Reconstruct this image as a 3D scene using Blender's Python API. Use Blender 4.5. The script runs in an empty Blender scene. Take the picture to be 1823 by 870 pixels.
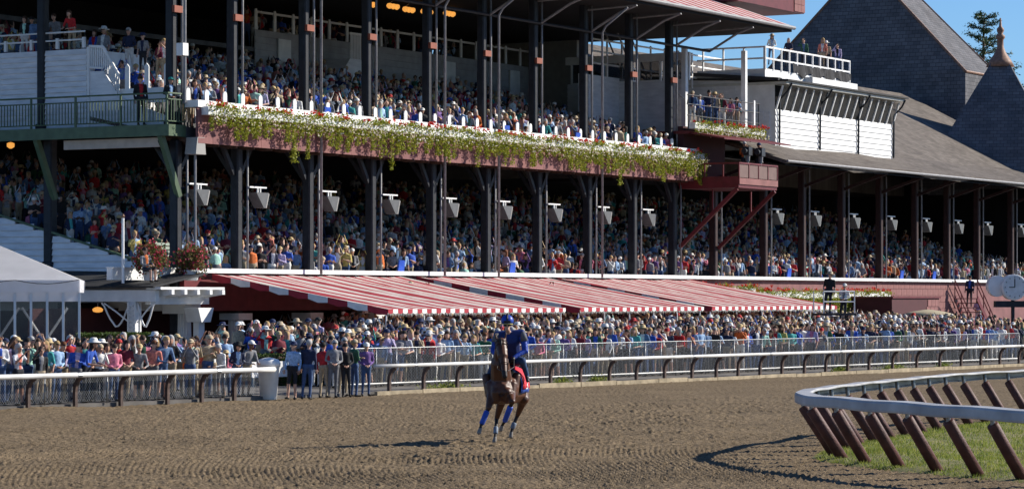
import bpy, math, random
import numpy as np
from mathutils import Vector, Matrix

# ------------------------------------------------------------------ camera, sky, sun
R = math.radians
scene = bpy.context.scene
F, CX, HY, EYE = 5177.0, 911.5, 529.0, 3.1          # photograph: focal length (px), centre column, horizon row, eye height
cam = bpy.data.cameras.new('camera')
cam_ob = bpy.data.objects.new('camera', cam)
scene.collection.objects.link(cam_ob)
cam.sensor_fit = 'HORIZONTAL'; cam.sensor_width = 36.0
cam.lens = 36.0 * F / 1823.0
cam.shift_y = (HY - 435.0) / 1823.0
cam.clip_start = 0.5; cam.clip_end = 8000
cam_ob.location = (0, 0, EYE); cam_ob.rotation_euler = (R(90), 0, 0)
scene.camera = cam_ob

SUN_H = Vector((0.95, 0.31, 0)).normalized(); SUN_EL = R(30)
sun_dir = Vector((SUN_H.x * math.cos(SUN_EL), SUN_H.y * math.cos(SUN_EL), math.sin(SUN_EL)))
world = bpy.data.worlds.new('World'); scene.world = world; world.use_nodes = True
wn = world.node_tree.nodes; wl = world.node_tree.links
bg = wn.get('Background') or wn.new('ShaderNodeBackground')
sky = wn.new('ShaderNodeTexSky'); sky.sky_type = 'NISHITA'; sky.sun_disc = False
sky.sun_elevation = SUN_EL
sky.sun_rotation = math.atan2(SUN_H.x, SUN_H.y)
sky.altitude = 300; sky.air_density = 1.0; sky.dust_density = 0.15; sky.ozone_density = 4.0
tint = wn.new('ShaderNodeMix'); tint.data_type = 'RGBA'; tint.blend_type = 'MULTIPLY'; tint.inputs[0].default_value = 1.0
tint.inputs[7].default_value = (0.74, 1.0, 1.32, 1)          # clear blue autumn sky, the same tint all round
wl.new(sky.outputs[0], tint.inputs[6]); wl.new(tint.outputs[2], bg.inputs[0]); bg.inputs[1].default_value = 0.066
sun = bpy.data.lights.new('sun', 'SUN'); sun.energy = 5.0; sun.angle = R(0.5); sun.color = (1.0, 0.93, 0.82)
sun_ob = bpy.data.objects.new('sun', sun); scene.collection.objects.link(sun_ob)
sun_ob.rotation_euler = sun_dir.to_track_quat('Z', 'Y').to_euler()
sun_ob.location = (40, 20, 60)
vs = scene.view_settings
vs.view_transform = 'Standard'; vs.look = 'None'; vs.exposure = 0.58; vs.gamma = 1.0; vs.use_curve_mapping = False

rng = random.Random(7)
nrng = np.random.default_rng(7)
C = scene.collection

# ------------------------------------------------------------------ frames: the stand runs along u, w goes back into it
TH = R(30)
T2 = Vector((math.sin(TH), math.cos(TH))); P2 = Vector((math.cos(TH), -math.sin(TH)))
O2 = Vector(((440 - CX) / F * 110.1, 110.1))
FRAME_ROT = R(60)
def Wd(u, w, z=0.0):
    q = O2 + T2 * u - P2 * w
    return Vector((q.x, q.y, z))
def uw(pt):
    d = Vector((pt[0], pt[1])) - O2
    return d.dot(T2), -d.dot(P2)
def U(px, w):                       # u where the picture column px meets the vertical plane w
    dx = (px - CX) / F
    Y = (-w + O2.dot(P2)) / (dx * P2.x + P2.y)
    return uw((dx * Y, Y))[0]
def Wp(px, u):                      # w where the picture column px meets the vertical plane u
    dx = (px - CX) / F
    Y = (u + O2.dot(T2)) / (dx * T2.x + T2.y)
    return uw((dx * Y, Y))[1]
def Zp(py, u, w):                   # height of picture row py at (u, w)
    return EYE + (HY - py) / F * Wd(u, w).y
def G(px, py, z=0.0):               # ground point under a pixel
    Y = (EYE - z) * F / (py - HY)
    return Vector(((px - CX) / F * Y, Y, z))

# ------------------------------------------------------------------ materials
def mat(name, col, rough=0.7, var=0.12, scale=3.0, bump=0.0, bscale=30.0, metal=0.0, col2=None, spec=0.3, emit=None, stretch=None):
    m = bpy.data.materials.new(name); m.use_nodes = True
    nt = m.node_tree; n = nt.nodes; l = nt.links
    b = n['Principled BSDF']
    b.inputs['Roughness'].default_value = rough; b.inputs['Metallic'].default_value = metal
    b.inputs['Specular IOR Level'].default_value = spec
    tc = n.new('ShaderNodeTexCoord'); vec = tc.outputs['Object']
    if stretch:
        mp = n.new('ShaderNodeMapping'); mp.inputs['Scale'].default_value = stretch
        l.new(vec, mp.inputs[0]); vec = mp.outputs[0]
    c = tuple(col) + (1,)
    if var > 0:
        nz = n.new('ShaderNodeTexNoise'); nz.inputs['Scale'].default_value = scale; nz.inputs['Detail'].default_value = 5
        l.new(vec, nz.inputs['Vector'])
        rp = n.new('ShaderNodeValToRGB'); rp.color_ramp.elements[0].position = 0.3; rp.color_ramp.elements[1].position = 0.7
        a = tuple(max(0, x * (1 - var)) for x in col) + (1,)
        d = (tuple(col2) + (1,)) if col2 else tuple(min(1, x * (1 + var)) for x in col) + (1,)
        rp.color_ramp.elements[0].color = a; rp.color_ramp.elements[1].color = d
        l.new(nz.outputs['Fac'], rp.inputs[0]); l.new(rp.outputs[0], b.inputs['Base Color'])
    else:
        b.inputs['Base Color'].default_value = c
    if bump > 0:
        n2 = n.new('ShaderNodeTexNoise'); n2.inputs['Scale'].default_value = bscale; n2.inputs['Detail'].default_value = 4
        l.new(vec, n2.inputs['Vector'])
        bp = n.new('ShaderNodeBump'); bp.inputs['Strength'].default_value = bump; bp.inputs['Distance'].default_value = 0.02
        l.new(n2.outputs['Fac'], bp.inputs['Height']); l.new(bp.outputs[0], b.inputs['Normal'])
    if emit:
        b.inputs['Emission Color'].default_value = tuple(emit[:3]) + (1,); b.inputs['Emission Strength'].default_value = emit[3]
    return m

def mat_shingle(name, c1, c2, mortar, sx, sy, rough=0.8):
    m = bpy.data.materials.new(name); m.use_nodes = True
    nt = m.node_tree; n = nt.nodes; l = nt.links; b = n['Principled BSDF']; b.inputs['Roughness'].default_value = rough
    b.inputs['Specular IOR Level'].default_value = 0.2
    uvn = n.new('ShaderNodeUVMap'); uvn.uv_map = 'UVMap'
    br = n.new('ShaderNodeTexBrick'); br.inputs['Scale'].default_value = 1.0
    br.inputs['Brick Width'].default_value = sx; br.inputs['Row Height'].default_value = sy
    br.inputs['Mortar Size'].default_value = 0.012; br.inputs['Mortar Smooth'].default_value = 0.3
    br.inputs['Color1'].default_value = c1 + (1,); br.inputs['Color2'].default_value = c2 + (1,); br.inputs['Mortar'].default_value = mortar + (1,)
    l.new(uvn.outputs[0], br.inputs['Vector'])
    nz = n.new('ShaderNodeTexNoise'); nz.inputs['Scale'].default_value = 0.6; nz.inputs['Detail'].default_value = 8
    l.new(uvn.outputs[0], nz.inputs['Vector'])
    mx = n.new('ShaderNodeMix'); mx.data_type = 'RGBA'; mx.blend_type = 'MULTIPLY'; mx.inputs[0].default_value = 0.7
    rp = n.new('ShaderNodeValToRGB'); rp.color_ramp.elements[0].position = .3; rp.color_ramp.elements[0].color = (.55, .52, .5, 1); rp.color_ramp.elements[1].position = .7; rp.color_ramp.elements[1].color = (1.1, 1.08, 1.05, 1)
    l.new(nz.outputs['Fac'], rp.inputs[0]); l.new(br.outputs['Color'], mx.inputs[6]); l.new(rp.outputs[0], mx.inputs[7])
    l.new(mx.outputs[2], b.inputs['Base Color'])
    bp = n.new('ShaderNodeBump'); bp.inputs['Strength'].default_value = 0.6; bp.inputs['Distance'].default_value = 0.03
    l.new(br.outputs['Fac'], bp.inputs['Height']); bp.invert = True; l.new(bp.outputs[0], b.inputs['Normal'])
    return m

def mat_stripe(name, period, offset=0.0):
    """printed canvas: red and white stripes, across the local u coordinate kept in the UV map"""
    m = bpy.data.materials.new(name); m.use_nodes = True
    nt = m.node_tree; n = nt.nodes; l = nt.links; b = n['Principled BSDF']; b.inputs['Roughness'].default_value = 0.8
    b.inputs['Specular IOR Level'].default_value = 0.15
    uvn = n.new('ShaderNodeUVMap'); uvn.uv_map = 'UVMap'
    sp = n.new('ShaderNodeSeparateXYZ'); l.new(uvn.outputs[0], sp.inputs[0])
    a = n.new('ShaderNodeMath'); a.operation = 'DIVIDE'; a.inputs[1].default_value = period; l.new(sp.outputs[0], a.inputs[0])
    f = n.new('ShaderNodeMath'); f.operation = 'FRACT'; l.new(a.outputs[0], f.inputs[0])
    g = n.new('ShaderNodeMath'); g.operation = 'GREATER_THAN'; g.inputs[1].default_value = 0.5; l.new(f.outputs[0], g.inputs[0])
    mx = n.new('ShaderNodeMix'); mx.data_type = 'RGBA'; l.new(g.outputs[0], mx.inputs[0])
    mx.inputs[6].default_value = (0.46, 0.06, 0.08, 1); mx.inputs[7].default_value = (0.72, 0.64, 0.60, 1)
    nz = n.new('ShaderNodeTexNoise'); nz.inputs['Scale'].default_value = 1.3; nz.inputs['Detail'].default_value = 6; l.new(uvn.outputs[0], nz.inputs['Vector'])
    rp = n.new('ShaderNodeValToRGB'); rp.color_ramp.elements[0].position = .25; rp.color_ramp.elements[0].color = (.78, .76, .74, 1); rp.color_ramp.elements[1].position = .6
    l.new(nz.outputs['Fac'], rp.inputs[0])
    m2 = n.new('ShaderNodeMix'); m2.data_type = 'RGBA'; m2.blend_type = 'MULTIPLY'; m2.inputs[0].default_value = 1
    l.new(mx.outputs[2], m2.inputs[6]); l.new(rp.outputs[0], m2.inputs[7]); l.new(m2.outputs[2], b.inputs['Base Color'])
    b.inputs['Transmission Weight'].default_value = 0.0
    tr = n.new('ShaderNodeBsdfTranslucent'); l.new(m2.outputs[2], tr.inputs[0])
    ms = n.new('ShaderNodeMixShader'); ms.inputs[0].default_value = 0.22
    out = n['Material Output']; l.new(b.outputs[0], ms.inputs[1]); l.new(tr.outputs[0], ms.inputs[2]); l.new(ms.outputs[0], out.inputs[0])
    return m

def mat_leaf(name, c1, c2, trans=0.3):
    m = bpy.data.materials.new(name); m.use_nodes = True
    nt = m.node_tree; n = nt.nodes; l = nt.links; b = n['Principled BSDF']; b.inputs['Roughness'].default_value = 0.6
    b.inputs['Specular IOR Level'].default_value = 0.25
    g = n.new('ShaderNodeNewGeometry'); rp = n.new('ShaderNodeValToRGB')
    rp.color_ramp.elements[0].color = c1 + (1,); rp.color_ramp.elements[1].color = c2 + (1,)
    l.new(g.outputs['Random Per Island'], rp.inputs[0]); l.new(rp.outputs[0], b.inputs['Base Color'])
    tr = n.new('ShaderNodeBsdfTranslucent'); l.new(rp.outputs[0], tr.inputs[0])
    ms = n.new('ShaderNodeMixShader'); ms.inputs[0].default_value = trans
    l.new(b.outputs[0], ms.inputs[1]); l.new(tr.outputs[0], ms.inputs[2]); l.new(ms.outputs[0], n['Material Output'].inputs[0])
    return m

def mat_glass(name, col=(0.03, 0.035, 0.04), clear=0.35):
    m = bpy.data.materials.new(name); m.use_nodes = True
    nt = m.node_tree; n = nt.nodes; l = nt.links; b = n['Principled BSDF']
    b.inputs['Base Color'].default_value = col + (1,); b.inputs['Roughness'].default_value = 0.06; b.inputs['Specular IOR Level'].default_value = 0.6
    t = n.new('ShaderNodeBsdfTransparent'); ms = n.new('ShaderNodeMixShader'); ms.inputs[0].default_value = clear
    l.new(b.outputs[0], ms.inputs[1]); l.new(t.outputs[0], ms.inputs[2]); l.new(ms.outputs[0], n['Material Output'].inputs[0])
    return m

K = {}
K['white'] = mat('white_paint', (0.72, 0.72, 0.71), 0.55, 0.10, 2.0, 0.1, 12, col2=(0.80, 0.80, 0.79))
K['white_clap'] = mat('white_clapboard_paint', (0.66, 0.67, 0.69), 0.6, 0.14, 1.5, 0.15, 10, col2=(0.76, 0.76, 0.77), stretch=(1, 1, 4))
K['rail_white'] = mat('white_rail', (0.52, 0.50, 0.46), 0.45, 0.12, 1.1, 0.1, 9, col2=(0.76, 0.76, 0.74))
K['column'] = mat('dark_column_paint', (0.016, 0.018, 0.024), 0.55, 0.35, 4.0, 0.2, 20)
K['column_red'] = mat('dark_maroon_column_paint', (0.035, 0.016, 0.016), 0.55, 0.3, 4.0, 0.2, 20)
K['pipe'] = mat('grey_pipe', (0.20, 0.20, 0.21), 0.5, 0.2, 6.0)
K['shingle'] = mat('mauve_shingle', (0.20, 0.088, 0.088), 0.8, 0.22, 1.3, 0.3, 25)
K['shingle2'] = mat('rosy_shingle', (0.235, 0.105, 0.10), 0.8, 0.22, 1.3, 0.3, 25)
K['maroon'] = mat('maroon_paint', (0.12, 0.018, 0.022), 0.5, 0.2, 3.0)
K['soffit'] = mat('brown_soffit_boards', (0.085, 0.05, 0.04), 0.8, 0.35, 2.0, 0.3, 8, stretch=(0.4, 6, 1))
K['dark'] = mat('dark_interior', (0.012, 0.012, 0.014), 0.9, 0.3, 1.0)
K['concrete'] = mat('concrete', (0.20, 0.18, 0.16), 0.9, 0.25, 2.0, 0.3, 20)
K['deckgrey'] = mat('deck_grey', (0.10, 0.10, 0.105), 0.85, 0.25, 2.0)
K['green'] = mat('green_paint', (0.075, 0.115, 0.065), 0.5, 0.2, 3.0)
K['slate_dark'] = mat_shingle('slate_shingles', (0.10, 0.104, 0.118), (0.15, 0.15, 0.165), (0.035, 0.037, 0.042), 0.45, 0.26)
K['roof2'] = mat_shingle('weathered_roof_shingles', (0.125, 0.108, 0.094), (0.185, 0.162, 0.142), (0.055, 0.05, 0.045), 0.5, 0.24)
K['stripe'] = mat_stripe('striped_awning_canvas', 0.66)
K['stripe_roof'] = mat_stripe('striped_roof_panels', 1.5)
K['red_fabric'] = mat('red_canvas', (0.36, 0.03, 0.045), 0.8, 0.15, 3.0)
K['white_fabric'] = mat('white_canvas', (0.78, 0.76, 0.73), 0.8, 0.1, 3.0)
K['metal'] = mat('galvanised_metal', (0.24, 0.25, 0.26), 0.4, 0.2, 8.0, metal=0.6)
K['wire'] = mat('fence_wire', (0.34, 0.35, 0.36), 0.4, 0.1, 8.0, metal=0.4)
K['grey_box'] = mat('grey_speaker_paint', (0.10, 0.105, 0.11), 0.5, 0.15, 5.0)
K['grille'] = mat('light_speaker_grille', (0.30, 0.295, 0.28), 0.6, 0.25, 60.0)
K['post'] = mat('brown_rail_post', (0.085, 0.055, 0.045), 0.65, 0.3, 8.0, 0.2, 30)
K['inner_post'] = mat('maroon_padded_post', (0.085, 0.032, 0.026), 0.6, 0.35, 6.0, 0.35, 25)
K['timber'] = mat('pale_kerb_timber', (0.33, 0.27, 0.18), 0.85, 0.35, 3.0, 0.3, 15)
K['leaf'] = mat_leaf('vine_leaves', (0.12, 0.17, 0.012), (0.40, 0.40, 0.045))
K['leaf_dark'] = mat_leaf('hedge_leaves', (0.03, 0.06, 0.012), (0.09, 0.13, 0.03))
K['bush_leaf'] = mat_leaf('bush_leaves', (0.05, 0.09, 0.02), (0.22, 0.15, 0.05))
K['needle'] = mat_leaf('pine_needles', (0.015, 0.04, 0.012), (0.05, 0.09, 0.03), 0.2)
K['bloom_white'] = mat_leaf('white_petals', (0.62, 0.52, 0.42), (0.80, 0.76, 0.66), 0.3)
K['bloom_red'] = mat_leaf('red_petals', (0.50, 0.012, 0.01), (0.70, 0.05, 0.03), 0.3)
K['bloom_pink'] = mat_leaf('pink_petals', (0.45, 0.02, 0.06), (0.60, 0.10, 0.14), 0.3)
K['grass'] = mat_leaf('grass_blades', (0.10, 0.17, 0.02), (0.36, 0.36, 0.08), 0.4)
K['bark'] = mat('bark', (0.10, 0.07, 0.05), 0.9, 0.3, 6.0, 0.5, 20)
K['glass'] = mat_glass('window_glass')
K['vinyl'] = mat_glass('clear_vinyl', (0.10, 0.11, 0.12), 0.7)
K['lamp'] = mat('lit_lamp_globe', (0.9, 0.6, 0.2), 0.5, 0, emit=(1.0, 0.42, 0.08, 0.55))
K['led'] = mat('lit_orange_digit', (0.9, 0.3, 0.05), 0.5, 0, emit=(1.0, 0.28, 0.03, 3.0))
K['copper'] = mat('weathered_copper', (0.22, 0.12, 0.08), 0.6, 0.3, 6.0)
K['tarblack'] = mat('black_roofing', (0.03, 0.031, 0.034), 0.8, 0.3, 2.0, 0.2, 20)
K['blue_cover'] = mat('blue_plastic_cover', (0.015, 0.07, 0.42), 0.4, 0.2, 6.0)
K['netting'] = mat('black_netting', (0.02, 0.02, 0.024), 0.8, 0.3, 4.0)
K['clock'] = mat('clock_face', (0.55, 0.60, 0.63), 0.3, 0.1, 4.0)

# ------------------------------------------------------------------ mesh helpers
class MB:
    def __init__(s): s.v = []; s.f = []; s.m = []; s.uv = None
    def add(s, vs, fs, mi=0):
        o = len(s.v); s.v.extend([tuple(x) for x in vs]); s.f.extend([tuple(i + o for i in f) for f in fs]); s.m.extend([mi] * len(fs)); return s
    def box(s, a, b, mi=0):
        x0, y0, z0 = a; x1, y1, z1 = b
        x0, x1 = min(x0, x1), max(x0, x1); y0, y1 = min(y0, y1), max(y0, y1); z0, z1 = min(z0, z1), max(z0, z1)
        return s.add([(x0,y0,z0),(x1,y0,z0),(x1,y1,z0),(x0,y1,z0),(x0,y0,z1),(x1,y0,z1),(x1,y1,z1),(x0,y1,z1)],
                     [(0,3,2,1),(4,5,6,7),(0,1,5,4),(1,2,6,5),(2,3,7,6),(3,0,4,7)], mi)
    def beam(s, a, b, w, h, mi=0, up=(0,0,1)):
        a = Vector(a); b = Vector(b); d = (b - a).normalized(); up = Vector(up)
        if abs(d.dot(up)) > 0.98: up = Vector((0, 1, 0))
        r = d.cross(up).normalized() * (w / 2); q = r.cross(d).normalized() * (h / 2)
        vs = [a - r - q, a + r - q, a + r + q, a - r + q, b - r - q, b + r - q, b + r + q, b - r + q]
        return s.add(vs, [(0,1,2,3),(7,6,5,4),(0,4,5,1),(1,5,6,2),(2,6,7,3),(3,7,4,0)], mi)
    def tube(s, pts, r, n=8, mi=0, cap=True):
        pts = [Vector(p) for p in pts]; rs = r if isinstance(r, (list, tuple)) else [r] * len(pts)
        ref = Vector((0, 0, 1)); vs = []; fs = []
        for i, p in enumerate(pts):
            d = (pts[min(i + 1, len(pts) - 1)] - pts[max(i - 1, 0)]).normalized()
            rf = ref if abs(d.dot(ref)) < 0.95 else Vector((0, 1, 0))
            a = d.cross(rf).normalized(); b = a.cross(d)
            for k in range(n):
                t = 2 * math.pi * k / n
                vs.append(p + (a * math.cos(t) + b * math.sin(t)) * rs[i])
        for i in range(len(pts) - 1):
            for k in range(n):
                k2 = (k + 1) % n
                fs.append((i*n + k, i*n + k2, (i+1)*n + k2, (i+1)*n + k))
        if cap:
            fs.append(tuple(reversed(range(n)))); fs.append(tuple(range((len(pts)-1)*n, len(pts)*n)))
        return s.add(vs, fs, mi)
    def prism(s, poly, axis, a, b, mi=0):
        """poly: 2D outline; axis 0/1/2 is the extrusion axis from a to b"""
        def put(p, c):
            l = list(p); l.insert(axis, c); return tuple(l)
        n = len(poly); vs = [put(p, a) for p in poly] + [put(p, b) for p in poly]
        fs = [tuple(reversed(range(n))), tuple(range(n, 2*n))] + [(i, (i+1) % n, n + (i+1) % n, n + i) for i in range(n)]
        return s.add(vs, fs, mi)
    def lathe(s, prof, c, n=12, mi=0):
        vs = []; fs = []
        for r, z in prof:
            for k in range(n):
                t = 2*math.pi*k/n; vs.append((c[0] + r*math.cos(t), c[1] + r*math.sin(t), c[2] + z))
        for i in range(len(prof) - 1):
            for k in range(n):
                k2 = (k+1) % n; fs.append((i*n+k, i*n+k2, (i+1)*n+k2, (i+1)*n+k))
        fs.append(tuple(reversed(range(n)))); fs.append(tuple(range((len(prof)-1)*n, len(prof)*n)))
        return s.add(vs, fs, mi)
    def build(s, name, mats, parent=None, smooth=False, kind=None, label=None, uv=None):
        me = bpy.data.meshes.new(name); me.from_pydata(s.v, [], s.f); 
        if not isinstance(mats, (list, tuple)): mats = [mats]
        for m in mats: me.materials.append(m)
        if len(mats) > 1: me.polygons.foreach_set('material_index', s.m)
        if uv is not None:
            lay = me.uv_layers.new(name='UVMap')
            for lp in me.loops:
                lay.data[lp.index].uv = uv(s.v[lp.vertex_index])
        if smooth: me.polygons.foreach_set('use_smooth', [True] * len(me.polygons))
        me.update()
        o = bpy.data.objects.new(name, me); C.objects.link(o)
        if parent: o.parent = parent
        if kind: o['kind'] = kind
        if label: o['label'] = label
        return o

def tag(o, label=None, cat=None, group=None, kind=None):
    if label: o['label'] = label
    if cat: o['category'] = cat
    if group: o['group'] = group
    if kind: o['kind'] = kind
    return o
def empty(name, loc=(0, 0, 0), rz=0.0, label=None, cat=None, group=None):
    o = bpy.data.objects.new(name, None); C.objects.link(o); o.location = loc; o.rotation_euler = (0, 0, rz); o.empty_display_size = 0.2
    return tag(o, label, cat, group)
def fthing(name, u, w, z, label, cat, group=None, rz=0.0):   # a thing standing in the stand's frame
    return empty(name, Wd(u, w, z), FRAME_ROT + rz, label, cat, group)
def fast_mesh(name, V, Fq, mats, mi=None, smooth=False):
    """numpy quads/tris -> mesh"""
    me = bpy.data.meshes.new(name); V = np.asarray(V, np.float32); Fq = np.asarray(Fq, np.int32)
    nv, nf, k = len(V), len(Fq), Fq.shape[1]
    me.vertices.add(nv); me.vertices.foreach_set('co', V.ravel())
    me.loops.add(nf * k); me.loops.foreach_set('vertex_index', Fq.ravel())
    me.polygons.add(nf); me.polygons.foreach_set('loop_start', np.arange(0, nf * k, k, dtype=np.int32))
    if not isinstance(mats, (list, tuple)): mats = [mats]
    for m in mats: me.materials.append(m)
    if mi is not None: me.polygons.foreach_set('material_index', np.asarray(mi, np.int32))
    if smooth: me.polygons.foreach_set('use_smooth', np.ones(nf, dtype=bool))
    me.update(calc_edges=True); me.validate()
    return me
def link(name, me, parent=None, kind=None):
    o = bpy.data.objects.new(name, me); C.objects.link(o)
    if parent: o.parent = parent
    if kind: o['kind'] = kind
    return o
def leaf_cloud(centers, size, normals=None, jitter=1.0, aspect=0.7):
    """one small folded quad per centre"""
    c = np.asarray(centers, np.float32); n = len(c)
    a = nrng.normal(size=(n, 3)); a /= np.linalg.norm(a, axis=1)[:, None] + 1e-9
    b = nrng.normal(size=(n, 3)); b -= (a * b).sum(1)[:, None] * a; b /= np.linalg.norm(b, axis=1)[:, None] + 1e-9
    s = (np.asarray(size) * nrng.uniform(0.6, 1.3, n))[:, None] if np.isscalar(size) else np.asarray(size)[:, None]
    V = np.stack([c - a * s, c - b * s * aspect, c + a * s, c + b * s * aspect], 1).reshape(-1, 3)
    Fq = np.arange(n * 4).reshape(n, 4)
    return V, Fq

# ================================================================== GROUND, TRACK
def spectral(n, cell, lo, hi, seed):
    """tileable noise tile, wavelengths between lo and hi metres, unit rms"""
    r = np.random.default_rng(seed); f = np.fft.fftfreq(n, cell); k = np.hypot(f[:, None], f[None, :])
    spec = np.fft.fft2(r.normal(size=(n, n))) * ((k > 1 / hi) & (k < 1 / lo)) / np.maximum(k, 1 / hi) ** 0.6
    a = np.real(np.fft.ifft2(spec)); return a / a.std()
tile_n, tile_c = 1024, 0.025
T_fine = spectral(tile_n, tile_c, 0.06, 0.2, 1); T_mid = spectral(tile_n, tile_c, 0.3, 1.6, 2); T_big = spectral(512, 0.2, 3.0, 14.0, 3)
def sample(T, c, X, Y):
    n = T.shape[0]; i = np.floor(X / c).astype(int) % n; j = np.floor(Y / c).astype(int) % n; return T[i, j]

def mat_dirt():
    m = bpy.data.materials.new('track_dirt'); m.use_nodes = True
    nt = m.node_tree; n = nt.nodes; l = nt.links; b = n['Principled BSDF']; b.inputs['Roughness'].default_value = 0.95; b.inputs['Specular IOR Level'].default_value = 0.1
    g = n.new('ShaderNodeTexCoord')
    def noise(sc, det, p0, p1, c0, c1):
        z = n.new('ShaderNodeTexNoise'); z.inputs['Scale'].default_value = sc; z.inputs['Detail'].default_value = det; l.new(g.outputs['Object'], z.inputs['Vector'])
        r = n.new('ShaderNodeValToRGB'); r.color_ramp.elements[0].position = p0; r.color_ramp.elements[1].position = p1
        r.color_ramp.elements[0].color = c0; r.color_ramp.elements[1].color = c1; l.new(z.outputs['Fac'], r.inputs[0]); return z, r
    z1, r1 = noise(11, 8, .34, .66, (.098, .074, .046, 1), (.235, .178, .112, 1))
    z2, r2 = noise(0.35, 5, .3, .7, (.86, .84, .82, 1), (1.08, 1.06, 1.04, 1))
    mx = n.new('ShaderNodeMix'); mx.data_type = 'RGBA'; mx.blend_type = 'MULTIPLY'; mx.inputs[0].default_value = 1
    l.new(r1.outputs[0], mx.inputs[6]); l.new(r2.outputs[0], mx.inputs[7]); l.new(mx.outputs[2], b.inputs['Base Color'])
    z3 = n.new('ShaderNodeTexNoise'); z3.inputs['Scale'].default_value = 28; z3.inputs['Detail'].default_value = 6; l.new(g.outputs['Object'], z3.inputs['Vector'])
    bp = n.new('ShaderNodeBump'); bp.inputs['Strength'].default_value = 0.9; bp.inputs['Distance'].default_value = 0.03
    l.new(z3.outputs['Fac'], bp.inputs['Height']); l.new(bp.outputs[0], b.inputs['Normal'])
    return m
K['dirt'] = mat_dirt()
K['earth'] = mat('far_earth', (0.16, 0.13, 0.09), 0.95, 0.3, 0.05)
K['apron'] = mat('apron_asphalt', (0.13, 0.12, 0.11), 0.9, 0.25, 1.5, 0.3, 30)

s = 3000
tag(MB().add([(-s, -200, -0.12), (s, -200, -0.12), (s, 5000, -0.12), (-s, 5000, -0.12)], [(0, 1, 2, 3)]).build('ground', K['earth']), kind='structure')

ys = [44.5]
while ys[-1] < 150: ys.append(ys[-1] + (0.06 if ys[-1] < 66 else 0.06 + (ys[-1] - 66) * 0.006))
ys = np.array(ys); xs = np.concatenate([np.arange(-18, -10.5, 0.07), np.arange(-10.5, 4.5, 0.034), np.arange(4.5, 14.0, 0.055)]); xs = np.concatenate([xs, 14 + np.cumsum(np.linspace(.06, .5, 90))])
XX, YY = np.meshgrid(xs, ys, indexing='xy')
wx = XX - 0.011 * (YY - 56.5) ** 2                     # harrow passes curve with the bend
band = 1 / (1 + np.exp((YY - 59.3 - 0.006 * (XX - 1) * np.abs(XX - 1)) / 0.35)) * 1 / (1 + np.exp(-(YY - 47.0) / 1.2))
patch = np.clip(0.75 + 0.45 * sample(T_big, 0.2, XX + 50, YY), 0.15, 1.2)
ZZ = 0.0135 * sample(T_fine, tile_c, XX, YY) * (0.8 + 0.25 * sample(T_mid, tile_c, XX, YY)) + 0.005 * sample(T_mid, tile_c, XX + 3, YY + 7) + 0.02 * sample(T_big, 0.2, XX, YY)
ZZ = ZZ + band * patch * 0.019 * np.sin(2 * np.pi * (wx + 0.006 * sample(T_mid, tile_c, XX, YY)) / 0.105)
ZZ = np.where(YY > 85, ZZ * 0.6, ZZ)
hr = np.random.default_rng(11)                        # hoof prints: short pits strung along the running line
for k in range(420):
    t = hr.uniform(-18, 30); cx_ = -0.2 + 0.26*t + hr.normal(0, 1.6); cy_ = 62 + t*0.95 + hr.normal(0, .4)
    i0, i1 = np.searchsorted(ys, [cy_ - .3, cy_ + .3]); j0, j1 = np.searchsorted(xs, [cx_ - .2, cx_ + .2])
    if i1 > i0 and j1 > j0:
        rr_ = ((XX[i0:i1, j0:j1] - cx_)/.075)**2 + ((YY[i0:i1, j0:j1] - cy_)/.10)**2
        ZZ[i0:i1, j0:j1] += -.05*np.exp(-rr_) + .03*np.exp(-(np.sqrt(rr_) - 1.7)**2*3)
nx, ny = len(xs), len(ys)
idx = np.arange(nx * ny).reshape(ny, nx)
Fq = np.stack([idx[:-1, :-1], idx[:-1, 1:], idx[1:, 1:], idx[1:, :-1]], -1).reshape(-1, 4)
trk = link('track', fast_mesh('track', np.stack([XX, YY, ZZ], -1).reshape(-1, 3), Fq, K['dirt'], smooth=True)); tag(trk, kind='structure')

# ------------------------------------------------------------------ outer rail line
RA = [G(50, 729), G(417, 714), G(693, 702), G(1250, 677.5), G(1814, 652)]
RA = [RA[0] - (RA[1] - RA[0]).normalized() * 8] + RA + [RA[-1] + (RA[-1] - RA[-2]).normalized() * 70]
RS = [0.0]
for a, b in zip(RA[:-1], RA[1:]): RS.append(RS[-1] + (b - a).length)
def rail(sv, off=0.0, z=0.0):
    i = max(0, min(len(RA) - 2, sum(1 for q in RS[1:-1] if q <= sv)))
    d = (RA[i + 1] - RA[i]).normalized(); n_ = Vector((-d.y, d.x, 0))
    p = RA[i] + d * (sv - RS[i]) + n_ * off; p.z = z; return p
def rail_s(px):                     # arc length at which the rail crosses the picture column px
    lo, hi = 0.0, RS[-1]
    for _ in range(50):
        m = (lo + hi) / 2; p = rail(m)
        if CX + F * p.x / p.y < px: lo = m
        else: hi = m
    return lo
def rail_dir(sv):
    d = rail(sv + 0.05) - rail(sv - 0.05); return d.normalized()
def apron_z(off): return 0.10 + min(0.6, 0.045 * max(0, off))
# apron
offs = [0.12, 0.6, 2, 4, 6, 8, 10, 13.5, 20, 34]
ss = [RS[-1] * k / 60 for k in range(61)]
mb = MB()
mb.add([rail(a, o, apron_z(o)) for a in ss for o in offs], [(i*len(offs)+j, (i+1)*len(offs)+j, (i+1)*len(offs)+j+1, i*len(offs)+j+1) for i in range(60) for j in range(len(offs)-1)])
mb.add([rail(a, 0.12, zz) for a in ss for zz in (-0.1, apron_z(.12))], [(2*i, 2*i+2, 2*i+3, 2*i+1) for i in range(60)])
tag(mb.build('apron', K['apron'], smooth=False), kind='structure')
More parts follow.
